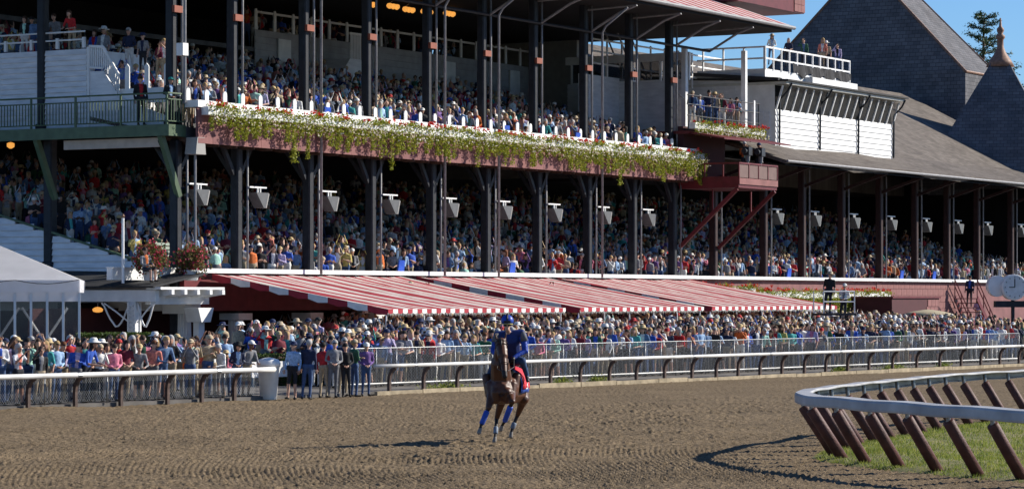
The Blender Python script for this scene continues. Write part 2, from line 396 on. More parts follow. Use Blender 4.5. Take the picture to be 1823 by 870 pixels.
# kerb timbers along the rail foot
kerb = empty('kerb', rail(rail_s(690))); tag(kerb, kind='structure')
sK = rail_s(668); k = 0
while sK < rail_s(1870):
    L = rng.uniform(1.9, 3.4); h = rng.uniform(0.12, 0.18)
    a = rail(sK, -0.03); b = rail(sK + L - 0.04, -0.03)
    MB().beam(a - kerb.location + Vector((0, 0, h/2 - .01)), b - kerb.location + Vector((0, 0, h/2 - .01 + rng.uniform(-.01, .01))), 0.12, h).build('kerb_timber', K['timber'], kerb)
    sK += L

def rail_fence(name, px0, px1, posts, label, ext0=0.0, rr=.062):
    a = rail_s(px0) - ext0; b = rail_s(px1); base = rail(a)
    t = empty(name, base, 0, label, 'rail')
    pts = []; q = a
    while q < b: pts.append(rail(q, -0.28, 0.93) - base); q += 1.5
    pts.append(rail(b, -0.28, 0.93) - base)
    MB().tube(pts, rr, 10).build('rail_beam', K['rail_white'], t, smooth=True)
    q = a + 2.0
    while q < b:
        MB().tube([rail(q, -.28, .93) - base, rail(q + .16, -.28, .93) - base], rr + .006, 10).build('joint_sleeve', K['metal'], t); q += 5.6
    for px in posts:
        sv = rail_s(px); p = rail(sv) - base; n_ = rail(sv, -1) - rail(sv); n_.normalize()
        pl = [p + Vector((0, 0, -.05)), p + Vector((0, 0, .45)), p + n_*.03 + Vector((0, 0, .62)), p + n_*.11 + Vector((0, 0, .78)), p + n_*.25 + Vector((0, 0, .875))]
        m = MB()
        for c0, c1 in zip(pl[:-1], pl[1:]): m.beam(c0 - (c1-c0)*.06, c1 + (c1-c0)*.06, 0.10, 0.10, up=n_)
        m.build('post', K['post'], t)
    return t
right_posts = [693, 754, 814, 870, 926, 980, 1033, 1085, 1133, 1183, 1232, 1275, 1314, 1353, 1392, 1432, 1470, 1509, 1547, 1589, 1632, 1673, 1711, 1746, 1780, 1814, 1848]
rail_fence('track_rail', 655, 1880, right_posts, 'long white outer track rail on brown curved posts along the fenced apron')
rail_fence('track_rail', 0, 476, [-40, 50, 134, 215, 298, 359, 417], 'shorter white track rail ending at the white trash barrel, spectators leaning on it', ext0=5, rr=.078)

def chain_fence(px0, px1, off, h, label, step, tname='chain_link_fence', zb=0.06, ext0=0.0, toprail=True):
    a = rail_s(px0) - ext0; b = rail_s(px1); base = rail(a, off, 0)
    t = empty(tname, base, 0, label, 'fence')
    z0 = apron_z(off)
    def P(q, z): return rail(q, off, z0 + z) - base
    n = int((b - a) / step)
    for i in range(n + 1):
        MB().tube([P(a + i*step, 0), P(a + i*step, h)], 0.022, 6).build('post', K['metal'], t, smooth=True)
    if toprail:
        MB().tube([P(a + i*step, h) for i in range(n+1)], 0.022, 6).build('top_rail', K['metal'], t, smooth=True)
        MB().tube([P(a + i*step, 0.13) for i in range(n+1)], 0.03, 6).build('bottom_rail', K['rail_white'], t, smooth=True)
    m = MB(); sp = 0.085; sl = h * 0.72; r = 0.0026
    q = a - sl
    while q < b:
        for sg in (1, -1):
            qa, qb = (q, q + sl) if sg > 0 else (q + sl, q)
            # clip to [a, b]
            ta, tb = 0.0, 1.0
            def at(tt): return qa + (qb - qa) * tt
            lo, hi = min(qa, qb), max(qa, qb)
            if hi < a or lo > b: continue
            ts = [max(0, min(1, (lim - qa) / (qb - qa))) for lim in (a, b)]
            ta, tb = min(ts), max(ts)
            if tb - ta < 0.02: continue
            A = P(at(ta), zb + (h - zb) * ta); B = P(at(tb), zb + (h - zb) * tb)
            d = rail_dir(at(ta)); nn = Vector((-d.y, d.x, 0)) * r
            e = Vector((d.x * r, d.y * r, 0))
            m.add([A + nn, A - nn + e, A - nn - e, B + nn, B - nn + e, B - nn - e], [(0,1,4,3),(1,2,5,4),(2,0,3,5)])
        q += sp
    m.build('wire_mesh', K['wire'], t, kind='stuff')
    return t
chain_fence(661, 1870, 1.5, 1.28, 'chain link crowd fence with steel posts behind the long rail', 1.07)
chain_fence(-5, 462, 0.06, 0.80, 'low chain link mesh under the shorter white rail', 2.4, ext0=3, toprail=False)

# ================================================================== GRANDSTAND (two decks)
COLPX = [440, 567, 678, 785, 882, 973, 1062, 1142, 1213]
COLU = [U(p, 0) for p in COLPX]
u0 = U(328, 0); uE = U(1225, 0)
stand = fthing('grandstand', 0, 0, 0, 'two deck wooden grandstand with flowered balcony, dark columns and striped roof', 'grandstand')
RAKE = 0.27
def stair_poly(w0, z0, n, d, rise, under):
    p = []
    for i in range(n): p += [(w0 + i*d, z0 + i*rise), (w0 + (i+1)*d, z0 + i*rise)]
    return p + [(w0 + n*d, under[1]), (w0, under[0])]
MB().prism(stair_poly(0.25, 3.35, 17, 1.0, RAKE, (2.75, 2.75)), 0, u0 + .05, uE + 60).build('lower_deck', K['deckgrey'], stand)
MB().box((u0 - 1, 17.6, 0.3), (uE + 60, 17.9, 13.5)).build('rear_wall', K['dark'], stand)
bays = [u0] + COLU
# parapet and white ledge boards, bay by bay
LEDGE = bays + [uE + 0.4]
for a, b in zip(LEDGE[:-1], LEDGE[1:]):
    MB().box((a, 0.0, 2.6), (b - .004, 0.2, 4.0)).build('parapet_panel', K['maroon'], stand)
    MB().box((a + .01, -0.28, 4.0), (b - .012, 0.26, 4.17)).build('ledge_board', K['white'], stand)
# upper deck
UZ = 9.35
MB().prism(stair_poly(0.0, UZ, 12, 1.0, 0.27, (8.95, 11.7)), 0, u0 + .05, uE).build('upper_deck', K['deckgrey'], stand)
MB().prism([(-0.5, 8.80), (0.02, 8.80), (12.4, 11.4), (12.4, 11.55), (0.02, 8.94), (-0.5, 8.94)], 0, u0 + .02, uE + .02).build('soffit', K['soffit'], stand)
q = u0 + 0.4
while q < uE:
    MB().beam((q, -0.45, 8.73), (q, 0.0, 8.73), 0.1, 0.13).beam((q, 0.0, 8.73), (q, 7, 10.2), 0.1, 0.13).build('joist', K['soffit'], stand); q += 1.14
MB().tube([(u0, 3.6, 9.3), (uE, 3.6, 9.3)], 0.06, 6).build('sprinkler_pipe', K['white'], stand)
MB().box((u0 + .03, -0.56, 8.78), (uE + .03, -0.5, 10.05)).build('balcony_backing', K['shingle'], stand)
rows = [8.74, 9.05, 9.36, 9.67]
sh_w = 0.62
shm = {}
for r_, z in enumerate(rows):
    q = u0 + .02 + (0.31 if r_ % 2 else 0) - .31
    while q < uE - .1:
        key = rng.randrange(4)
        if key not in shm:
            m = MB().add([(0.006, 0, 0), (sh_w - .006, 0, 0), (sh_w - .006, .012, .315), (.006, .012, .315), (0.006, .03, 0), (sh_w - .006, .03, 0), (sh_w - .006, .03, .315), (.006, .03, .315)],
                         [(0,1,2,3),(4,7,6,5),(0,4,5,1),(1,5,6,2),(2,6,7,3),(3,7,4,0)])
            o = m.build('shingle', K['shingle'] if key < 2 else K['shingle2'], stand); shm[key] = o.data
        else:
            o = bpy.data.objects.new('shingle', shm[key]); C.objects.link(o); o.parent = stand
        o.location = (max(q, u0 + .03), -0.592 - 0.004 * (3 - r_) - rng.uniform(0, .006), z)
        q += sh_w
LB = [u0] + COLU + [uE]
for a, b in zip(LB[:-1], LB[1:]):
    if b - a < .6: continue
    MB().box((a + .01, -0.62, 10.06), (b - .01, -0.02, 10.32)).build('balcony_rail_board', K['white'], stand)
# dark timber columns, lower and upper
def column(u, w, z0, z1, s_, mt, parent, name='column', capital=True):
    m = MB().box((u - s_/2, w - s_/2, z0), (u + s_/2, w + s_/2, z1))
    if capital: m.box((u - s_/2 - .05, w - s_/2 - .05, z0), (u + s_/2 + .05, w + s_/2 + .05, z0 + .25))
    o = m.build(name, mt, parent); bv = o.modifiers.new('b', 'BEVEL'); bv.width = 0.05; bv.segments = 1
    return o
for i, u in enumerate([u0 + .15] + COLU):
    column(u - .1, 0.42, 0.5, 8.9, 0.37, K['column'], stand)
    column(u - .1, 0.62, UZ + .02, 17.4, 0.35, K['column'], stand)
    MB().tube([(u + .19, 0.12, 4.0), (u + .19, 0.12, 8.8)], 0.045, 8).build('downpipe', K['pipe'], stand, smooth=True)
    # timber braces at the column head
    for du, dw in ((0.95, 0), (-0.95, 0), (0, 1.2)):
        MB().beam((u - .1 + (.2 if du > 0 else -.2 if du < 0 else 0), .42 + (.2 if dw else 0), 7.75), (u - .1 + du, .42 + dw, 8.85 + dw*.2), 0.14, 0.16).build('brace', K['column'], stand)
    MB().tube([(u + .16, 0.33, 10.2), (u + .16, 0.33, 17.2)], 0.05, 8).build('downpipe', K['pipe'], stand, smooth=True)
    MB().box((u - .36, 0.28, 13.55), (u + .14, 0.40, 13.8)).build('column_band', mat('orange_band', (0.25, 0.075, 0.045), .6) if i == 0 else K['orange_band'], stand)
    if i == 0: K['orange_band'] = bpy.data.materials['orange_band']
for px in (570, 790, 886, 1070):
    u = U(px + 6, -0.85)
    MB().tube([(u, -0.74, 4.0), (u, -0.74, 15.2), (u + .05, -0.9, 15.5), (u + .1, -2.0, 16.3)], 0.055, 8).build('tall_downpipe', K['pipe'], stand, smooth=True)
# rows of white rounded pickets and their rails between the upper boxes
pk = None
for w_, zf in ((0.18, 10.3), (1.98, 9.62), (3.98, 10.16), (6.0, 10.7), (8.0, 11.24)):
    q = u0 + .5
    hgt = 0.5 if w_ < .3 else 1.5
    for a, b in zip(LB[:-1], LB[1:]):
        if w_ > 1 and b - a > .6:
            MB().box((a + .2, w_ + .05, zf + .55), (b - .15, w_ + .1, zf + .85)).build('box_rail', K['white'], stand)
    while q < uE - .3:
        poly = [(-.115, 0), (.115, 0), (.115, hgt - .1)] + [(.115*math.cos(t), hgt - .1 + .115*math.sin(t)) for t in [k*math.pi/6 for k in range(1, 6)]] + [(-.115, hgt - .1)]
        m = MB().prism(poly, 1, 0, 0.05)
        o = m.build('picket', K['white'], stand); o.location = (q, w_, zf)
        q += 1.16 if w_ < .3 else 1.5
# mezzanine boxes at the back of the upper deck
def clap_front(parent, ua, ub, w_, z0, z1, h, mt, joint=4.6, name='clapboard'):
    z = z0
    while z < z1 - .02:
        q = ua
        while q < ub - .05:
            e = min(ub, q + joint)
            zt = min(z + h, z1)
            MB().add([(q + .003, w_ - .05, z), (e - .003, w_ - .05, z), (e - .003, w_ - .004, zt), (q + .003, w_ - .004, zt), (q + .003, w_ + .03, z), (e - .003, w_ + .03, z), (e - .003, w_ + .03, zt), (q + .003, w_ + .03, zt)],
                     [(0,1,2,3),(4,7,6,5),(0,4,5,1),(1,5,6,2),(2,6,7,3),(3,7,4,0)]).build(name, mt, parent)
            q = e
        z += h
def clap_end(parent, u, spans, z0, h, mt, name='clapboard'):
    """boards in the plane u, facing -u; spans(z) -> (w0, w1) or None"""
    z = z0
    while True:
        sp = spans(z)
        if sp is None: break
        a, b = sp
        if b - a > 0.05:
            MB().add([(u - .055, a, z), (u - .055, b, z), (u - .004, b, z + h), (u - .004, a, z + h), (u + .03, a, z), (u + .03, b, z), (u + .03, b, z + h), (u + .03, a, z + h)],
                     [(3,2,1,0),(5,6,7,4),(1,5,4,0),(2,6,5,1),(3,7,6,2),(0,4,7,3)]).build(name, mt, parent)
        z += h
mezz0, mezz1 = U(455, 12), U(960, 12)
clap_front(stand, mezz0, mezz1, 12.05, 12.5, 15.2, 0.30, mat('white_paint_shade_dimmed', (.34, .34, .35), .7, .15, 2.0), joint=5.0)  # white boards; the shade at the back of the deck is mixed into the colour
MB().box((u0, 12.1, 12.3), (uE, 17.5, 12.6)).build('mezzanine_floor', K['deckgrey'], stand)
MB().box((u0, 12.1, 14.2), (mezz1, 17.5, 14.4)).build('mezzanine_floor', K['deckgrey'], stand)
MB().box((mezz0, 12.0, 15.95), (mezz1, 12.06, 16.05)).build('mezzanine_rail', K['white'], stand)
q = mezz0
while q < mezz1:
    MB().prism([(-.1, 0), (.1, 0), (.1, .8), (.05, .93), (-.05, .93), (-.1, .8)], 1, 0, 0.06).build('picket', K['white'], stand).location = (q, 11.96, 15.2); q += 1.5
for px in (505, 800, 915):                          # framed boards on the mezzanine wall
    u = U(px, 12); MB().box((u - .5, 11.93, 13.2), (u + .5, 11.99, 14.9)).build('notice_board', K['white'], stand)
# stairs with picket balustrade in front of it
us = U(612, 10.5)
MB().prism([(us - 1.6, 11.6), (us + 1.8, 11.6), (us + 1.8, 14.2), (us + .4, 14.2), (us - 1.6, 12.2)], 1, 10.4, 11.9).build('stair', K['white_clap'], stand)
m = MB()
for k in range(14): m.box((us + .3 + k*.13, 10.3, 14.2), (us + .36 + k*.13, 10.36, 15.3))
m.box((us + .2, 10.28, 15.3), (us + 2.2, 10.38, 15.4)); m.build('balustrade', K['white'], stand)
# beige cross wall, white end room with windows and a door
MB().box((uE + 6.0, 9.5, 9.4), (uE + 6.3, 17.5, 17.0)).build('cross_wall', mat('beige_wall', (.30, .28, .25), .8), stand)
uw_ = uE + 3.2
clap_end(stand, uw_, lambda z: (1.6, 8.5) if z < 14.0 else None, 9.4, 0.22, K['white_clap'])
MB().box((uw_ - .06, 1.5, 15.0), (uw_ + .1, 8.6, 15.4)).build('end_wall_beam', K['white'], stand)
for k, (a, b) in enumerate(((1.6, 2.9), (3.2, 4.3), (4.8, 6.2), (6.5, 8.2))):
    f = MB().box((uw_ - .05, a - .1, 13.98), (uw_ + .06, b + .1, 14.06)).build('window_sill', K['white'], stand)
    MB().box((uw_ - .05, a - .1, 14.06), (uw_ + .06, a, 15.0)).build('window_post', K['white'], f)
    MB().box((uw_ - .05, b, 14.06), (uw_ + .06, b + .1, 15.0)).build('window_post', K['white'], f)
    MB().box((uw_ - .01, a, 14.06), (uw_ + .01, b, 15.0)).build('pane', K['glass'], f)
d_ = MB().box((uw_ - .09, 4.9, 9.6), (uw_ - .03, 5.9, 12.0)).build('door', mat('brown_door', (.16, .10, .06), .6), stand)
MB().box((uw_ - .12, 4.75, 9.6), (uw_ - .05, 4.88, 12.2)).box((uw_ - .12, 5.92, 9.6), (uw_ - .05, 6.05, 12.2)).box((uw_ - .14, 4.6, 12.2), (uw_ - .05, 6.2, 12.4)).build('door_frame', K['white'], d_)
MB().box((uE, 0.0, 9.05), (uE + 3.3, 9.0, 9.35)).build('end_floor', K['deckgrey'], stand)
m = MB()
for z in (10.4, 11.3, 13.0):
    m.tube([(uE - .4, .3, z), (uE + 2.9, 1.6, z)], 0.025, 6)
m.build('pipe_rail', K['column'], stand)
# roof: striped top, dark ceiling, gutter, trusses
ur1 = U(1412, -2.2); ez = Zp(47, ur1, -2.2)
pitch = 0.36
m = MB().add([(u0 - 5, -2.2, ez), (ur1, -2.2, ez), (ur1, 20, ez + 22.2*pitch), (u0 - 5, 20, ez + 22.2*pitch)], [(0, 1, 2, 3)])
m.build('striped_roof', K['stripe_roof'], stand, uv=lambda v: (v[0], v[1]))
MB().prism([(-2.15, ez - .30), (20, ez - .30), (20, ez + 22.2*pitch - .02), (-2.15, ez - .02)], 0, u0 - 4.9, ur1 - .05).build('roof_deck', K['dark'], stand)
MB().tube([(u0 - 5, -2.27, ez - .1), (ur1, -2.27, ez - .1)], 0.1, 8).build('gutter', K['pipe'], stand)
for u in [u0] + COLU + [uE + 3]:
    MB().tube([(u, .3, ez - 1.5), (u, -1.2, ez - .7), (u, -2.1, ez - .4)], .06, 6).tube([(u, .5, ez - .5), (u, -2.1, ez - .4)], .05, 6).build('roof_brace', K['pipe'], stand)
MB().tube([(u0, .3, ez - 1.5), (uE + 3, .3, ez - 1.5)], .07, 6).build('tie_rod', K['column'], stand)
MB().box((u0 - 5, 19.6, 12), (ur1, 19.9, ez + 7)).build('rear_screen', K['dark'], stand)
# shingled box above the roof
ub1 = U(1415, 0.5); zb1 = Zp(22, ub1, .5)
MB().box((ub1 - 7, 0.5, zb1), (ub1 + 1.2, 6.5, zb1 + 4)).build('roof_box', K['maroon'], stand)
for a in range(3):
    for b in range(4):
        MB().box((ub1 - .1 + a*.45, .46, zb1 + .05 + b*.4), (ub1 + .33 + a*.45, .5, zb1 + .43 + b*.4)).build('shingle', K['shingle2'], stand)

# ------------------------------------------------------------------ left end of the stand
# sloped white side wall of the lower deck
zt = lambda w: 3.75 + RAKE * w
clap_end(stand, u0 - .05, lambda z: ((max(0.8, (z + .2 - 3.95) / RAKE)), 16.5) if z < 7.6 else None, 3.0, 0.24, K['white_clap'])
MB().beam((u0 - .05, 0.4, 4.0), (u0 - .05, 16.5, 4.05 + RAKE*16.0), 0.14, 0.08).build('side_wall_cap', K['green'], stand)
MB().box((u0 - .02, 0.4, 2.6), (u0 + .04, 16.5, 3.9)).build('side_wall_core', K['white'], stand)
# green end balcony
gb = u0 - 1.05
zfl = Zp(221, gb, 0.1)
MB().box((gb, -0.08, zfl - .42), (gb + .14, 16, zfl)).box((gb + .14, -0.08, zfl - .42), (u0, .06, zfl)).build('green_balcony_beam', K['green'], stand)
MB().box((gb + .14, .06, zfl - .12), (u0 + .4, 16, zfl - .02)).build('green_balcony_floor', K['deckgrey'], stand)
MB().box((gb + .3, 0.5, zfl - .8), (gb + .45, 5.0, zfl - .46)).build('pale_beam', mat('bare_pale_timber', (.42, .36, .30), .8), stand)
for z in (zfl + .12, zfl + .92, zfl + 1.14):
    MB().tube([(u0, -.04, z), (gb + .04, -.04, z), (gb + .04, 16, z)], 0.035 if z > zfl + 1 else .025, 6).build('green_rail', K['green'], stand)
bl = MB().box((-.014, -.014, 0), (.014, .014, .8)); first = None
def share(o, parent, loc, name):
    c = bpy.data.objects.new(name, o.data); C.objects.link(c); c.parent = parent; c.location = loc; return c
q = 0.08; proto_b = None
while q < 11.5:
    if proto_b is None: proto_b = bl.build('baluster', K['green'], stand); proto_b.location = (gb + .04, q, zfl + .12)
    else: share(proto_b, stand, (gb + .04, q, zfl + .12), 'baluster')
    q += 0.145
for k in range(6): share(proto_b, stand, (gb + .2 + k*.16, -.04, zfl + .12), 'baluster')
for k in range(6): MB().box((gb + .01, 0.0 + k*2.1, zfl - .2), (gb + .07, .07 + k*2.1, zfl + 1.16)).build('rail_post', K['green'], stand)
for w_ in (0.35, Wp(62, gb) ):                      # green struts down to the columns
    MB().beam((gb + .1, w_, zfl - .4), (u0 + .0, w_ - .1, zfl - 2.6), .2, .2).build('strut', K['green'], stand)
column(u0 + .05, Wp(88, u0), 4.2, zfl - .1, .4, K['column'], stand)
column(u0 + .05, Wp(75, u0), zfl, 17.0, .36, K['column'], stand)
# white raised block on the upper deck end
wa, wb = Wp(155, u0), 15.0
zb2 = Zp(85, u0, wa)
clap_end(stand, u0 - .02, lambda z: (wa, wb) if z < zb2 - .05 else None, zfl, 0.2, K['white_clap'])
MB().box((u0 - .03, wa - .12, zfl), (u0 + .12, wa, zb2 + .02)).build('corner_board', K['white'], stand)
MB().box((u0 + .04, wa, zfl), (u0 + 3.5, wb, zb2 - .05)).build('raised_box', K['white'], stand)
for z in (zb2 + .32, zb2 + .62):
    MB().tube([(u0, wa + .1, z), (u0, wb, z)], .035, 6).build('white_rail', K['white'], stand)
q = wa + .1
while q < wb:
    MB().box((u0 - .05, q, zb2), (u0 + .05, q + .11, zb2 + .4)).build('rail_post', K['white'], stand); q += 1.25
# stair balustrade going down from it
wc = Wp(212, u0)
m = MB().beam((u0, wa - .1, zb2 + .05), (u0, (wa + wc)/2, zb2 + .0), .07, .09).beam((u0, (wa + wc)/2, zb2), (u0, wc, zb2 - 1.1), .07, .09).beam((u0, wa - .1, zb2 - .75), (u0, (wa + wc)/2, zb2 - .8), .06, .07)
for k in range(16):
    f = k / 15; w_ = wa - .15 + (wc - wa + .15) * f
    top = zb2 if f < .5 else zb2 - 1.1*(f - .5)*2
    m.box((u0 - .02, w_ - .02, top - .8), (u0 + .02, w_ + .02, top))
m.build('stair_balustrade', K['white'], stand)
MB().prism([(wa, zfl), (wa, zb2 - .9), ((wa+wc)/2, zb2 - .9), (wc, zb2 - 1.9), (0.6, zfl + .3), (0.6, zfl)], 0, u0 + .02, u0 + .1).build('stair_wall', K['white_clap'], stand)
for k in range(3):
    MB().prism([(-.1, 0), (.1, 0), (.1, .8), (0, .92), (-.1, .8)], 0, 0, .05).build('picket', K['white'], stand).location = (u0 + .1, 0.9 + k*.9, zfl + 1.45)
MB().box((u0 + .11, 0.6, zfl + .9), (u0 + .16, 3.2, zfl + 1.45)).build('box_rail', K['white'], stand)
# grey service box and floodlight at the corner
MB().box((u0 - .35, -.2, Zp(100, u0, 0)), (u0 - .02, .1, Zp(78, u0, 0))).build('service_box', K['white'], stand)
MB().tube([(u0 - .1, -.1, 10.2), (u0 - .1, -.1, 17)], .06, 8).build('tall_downpipe', K['pipe'], stand)
# front wall of the ground floor with fluted columns
MB().box((u0 - 5, 3.0, 0.3), (uE + 60, 3.2, 2.7)).build('ground_floor_wall', mat('deep_red_wall', (.06, .018, .02), .8), stand)
for u in COLU[::1]:
    m = MB(); n = 20; pr = []
    vs = []
    for z, r_ in ((0.4, .33), (2.25, .29)):
        for k in range(n*2):
            t = math.pi*k/n; rr = r_ - (.03 if k % 2 else 0); vs.append((u - .1 + rr*math.cos(t), .45 + rr*math.sin(t), z))
    m.add(vs, [(k, (k+1) % (2*n), 2*n + (k+1) % (2*n), 2*n + k) for k in range(2*n)])
    m.box((u - .55, .0, 2.25), (u + .35, .9, 2.5))
    m.build('fluted_column', K['white'], stand)

# ================================================================== LOWER WING beyond the stand
COL2PX = [1283, 1372, 1440, 1510, 1577, 1640, 1697, 1750, 1810, 1866]
COL2U = [U(p, 0) for p in COL2PX]
wing = fthing('grandstand_wing', uE, 0, 0, 'single deck grandstand wing under a long weathered shingle roof', 'grandstand')
def wu(u): return u - uE
for u in COL2U:
    column(wu(u), 0.4, 0.5, 10.1, 0.37, K['column_red'], wing)
    MB().tube([(wu(u) + .3, .1, 4.1), (wu(u) + .3, .1, 9.9)], .045, 8).build('downpipe', K['pipe'], wing)
    MB().beam((wu(u), .3, 9.0), (wu(u), -2.3, 9.85), .12, .16).build('roof_bracket', K['column_red'], wing)
LE2 = [uE + .4] + COL2U
for a, b in zip(LE2[:-1], LE2[1:]):
    MB().box((wu(a), -.25, 4.0), (wu(b) - .012, .26, 4.16)).build('ledge_board', K['white'], wing)
MB().box((wu(uE + .4), 0.0, .3), (wu(COL2U[-1]), .2, 3.99)).build('lower_wall', K['shingle'], wing)
m0 = None
for r_ in range(7):                                  # big wall blocks, where they show above the crowd
    q = wu(U(1560, 0)) + (.4 if r_ % 2 else 0)
    while q < wu(U(1700, 0)):
        if m0 is None: m0 = MB().box((.01, 0, .01), (.78, .03, .37)).build('wall_block', K['shingle2'], wing); m0.location = (q, -.03, 1.3)
        else: share(m0, wing, (q, -.03, 1.3 + r_ * .38), 'wall_block')
        q += .8
ue2 = U(1400, -2.5)
uF = U(1990, -2.5)
ze2 = 10.0
prof = [(-2.5, ze2), (1.5, ze2 + 1.25), (12.5, ze2 + 7.0)]
m = MB(); N = 24
for i in range(N + 1):
    u = wu(ue2) + (wu(uF) - wu(ue2)) * i / N; sag = 0.10 * math.sin(i * 1.1) + .05 * math.sin(i * 2.7)
    for j, (w_, z) in enumerate(prof): m.v.append((u, w_, z + sag * (1 if j == 0 else .4 if j == 1 else 0)))
m.f = [(3*i + j, 3*i + 3 + j, 3*i + 4 + j, 3*i + 1 + j) for i in range(N) for j in range(2)]; m.m = [0] * len(m.f)
o = m.build('shingle_roof', K['roof2'], wing, uv=lambda v: (v[0], v[1] * 1.13))
so = o.modifiers.new('s', 'SOLIDIFY'); so.thickness = .18; so.offset = -1
MB().tube([(wu(ue2), -2.56, ze2 - .05), (wu(uF), -2.56, ze2 - .05)], .07, 6).build('eave_gutter', K['pipe'], wing)
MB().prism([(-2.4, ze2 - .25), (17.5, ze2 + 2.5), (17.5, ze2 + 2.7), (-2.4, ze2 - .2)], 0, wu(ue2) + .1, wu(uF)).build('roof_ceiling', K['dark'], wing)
MB().prism([(12.5, ze2), (17.5, ze2), (17.5, ze2 + 7.0), (12.5, ze2 + 6.9)], 0, wu(ue2), wu(uF)).build('roof_back', K['roof2'], wing, uv=lambda v: (v[0], v[1]))
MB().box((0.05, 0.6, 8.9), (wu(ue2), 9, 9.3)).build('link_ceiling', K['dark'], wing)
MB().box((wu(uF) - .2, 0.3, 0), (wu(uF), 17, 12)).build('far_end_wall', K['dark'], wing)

# press box on the wing roof
pu0, pu1 = U(1380, 1.0), U(1588, 1.0)
zpb, zpt = 10.9, 14.45
press = fthing('press_box', pu0, 1.0, 0, 'white clapboard press box with slanted windows perched on the shingle roof', 'press box')
PL = pu1 - pu0
MB().box((0.03, .04, zpb), (PL - .03, 7, zpt - .1)).build('box_core', K['white'], press)
z = zpb
while z < 12.75:
    for a, b in ((0, PL/3), (PL/3, 2*PL/3), (2*PL/3, PL)):
        MB().add([(a + .004, -.05, z), (b - .004, -.05, z), (b - .004, 0, z + .3), (a + .004, 0, z + .3), (a + .004, .04, z), (b - .004, .04, z), (b - .004, .04, z + .3), (a + .004, .04, z + .3)],
                 [(0,1,2,3),(4,7,6,5),(0,4,5,1),(1,5,6,2),(2,6,7,3),(3,7,4,0)]).build('clapboard', K['white'], press)
    z += .305
zw = z
nwin = 16
win_dark = MB().box((0.05, .02, zw), (PL - .05, .06, zpt - .15)).build('window_recess', K['dark'], press)
for k in range(nwin):
    a = PL * k / nwin; b = PL * (k + 1) / nwin
    MB().add([(a + .04, -.03, zw + .02), (b - .04, -.03, zw + .02), (b - .04, -.42, zpt - .2), (a + .04, -.42, zpt - .2)], [(0, 1, 2, 3)]).build('pane', K['glass'], press)
    MB().beam((a, -.05, zw), (a, -.45, zpt - .18), .09, .09).build('mullion', K['white'], press)
MB().beam((PL, -.05, zw), (PL, -.45, zpt - .18), .09, .09).build('mullion', K['white'], press)
MB().box((-.1, -.7, zpt - .12), (PL + .3, 7.2, zpt + .02)).build('eave_board', mat('pale_eave', (.5, .5, .47), .7), press)
MB().prism([(-.85, zpt + .03), (7.3, zpt + .35), (7.3, zpt + .47), (-.85, zpt + .12)], 0, -.25, PL + .45).build('box_roof', K['tarblack'], press)
for f in (0.02, .35, .68, 1.0):
    x = PL * f; MB().tube([(x + .05, -.8, zpt - .05), (x, -.6, zpt - .45), (x, -.12, zw + .5), (x, -.1, zpb + .2)], .055, 6).build('downpipe', K['column'], press)
# shingled side of the press box, towards the stand
zs0, zs1 = 10.9, 15.0
sd = 11.0
MB().box((-.05, .3, zs0), (0.03, sd, 12.9)).build('side_wall', K['white_clap'], press)
MB().box((-.05, 1.6, 12.9), (0.03, sd, zs1)).build('side_wall', K['white_clap'], press)
MB().prism([(-.4, zpt + .05), (sd, zpt + 1.0), (sd, zpt + 1.2), (-.4, zpt + .2)], 0, -.5, .0).build('side_roof', K['tarblack'], press)
shp = None
for r_ in range(7):
    for c_ in range(16):
        y0 = .3 + c_ * .66 + (.33 if r_ % 2 else 0)
        if r_ >= 6 and False: continue
        z = 10.95 + r_ * .5
        if y0 < 1.7 and z > 12.5: continue
        if y0 + .64 > sd: continue
        if shp is None: shp = MB().box((-.03, .01, .01), (0, .65, .49)).build('wall_shingle', K['white_clap'], press); shp.location = (-.05, y0, z)
        else: share(shp, press, (-.05 - rng.uniform(0, .012), y0, z), 'wall_shingle')
# terrace on top
tz = zpt + .5
tb = 1.2
ter = fthing('roof_terrace', U(1362, 1.6), 1.6, tz, 'white railed viewing terrace with dark netting on top of the press box', 'terrace')
TL = U(1512, 1.6) - U(1362, 1.6)
MB().box((0, 0, -.35), (TL, 4, 0.25)).build('terrace_floor', K['white'], ter)
MB().box((TL*.45, -.5, -.45), (TL, 0, 0.1)).build('terrace_step', K['white'], ter)
for z in (.75, 1.35): MB().box((0, -.04, z), (TL, .04, z + .09)).build('rail_bar', K['white'], ter)
for k in range(12): MB().box((TL*k/11 - .04, -.05, .2), (TL*k/11 + .04, .03, 1.44)).build('rail_post', K['white'], ter)
for z in (.75, 1.35): MB().box((-.04, 0, z), (.04, 4, z + .09)).build('rail_bar', K['white'], ter)
for k in range(4): MB().box((-.05, 1.2*k, .2), (.03, 1.2*k + .08, 1.44)).build('rail_post', K['white'], ter)
m = MB(); n = 30
for i in range(n + 1):
    x = TL*(.3 + .7*i/n); top = .78 - .12*abs(math.sin(i*.5)); bot = .18 + .15*math.sin(i*.9)
    m.v += [(x, -.09 - .03*math.sin(i*1.7), top), (x, -.09 - .05*math.cos(i*1.3), bot)]
m.f = [(2*i, 2*i+2, 2*i+3, 2*i+1) for i in range(n)]; m.m = [0]*n
m.build('netting', K['netting'], ter)
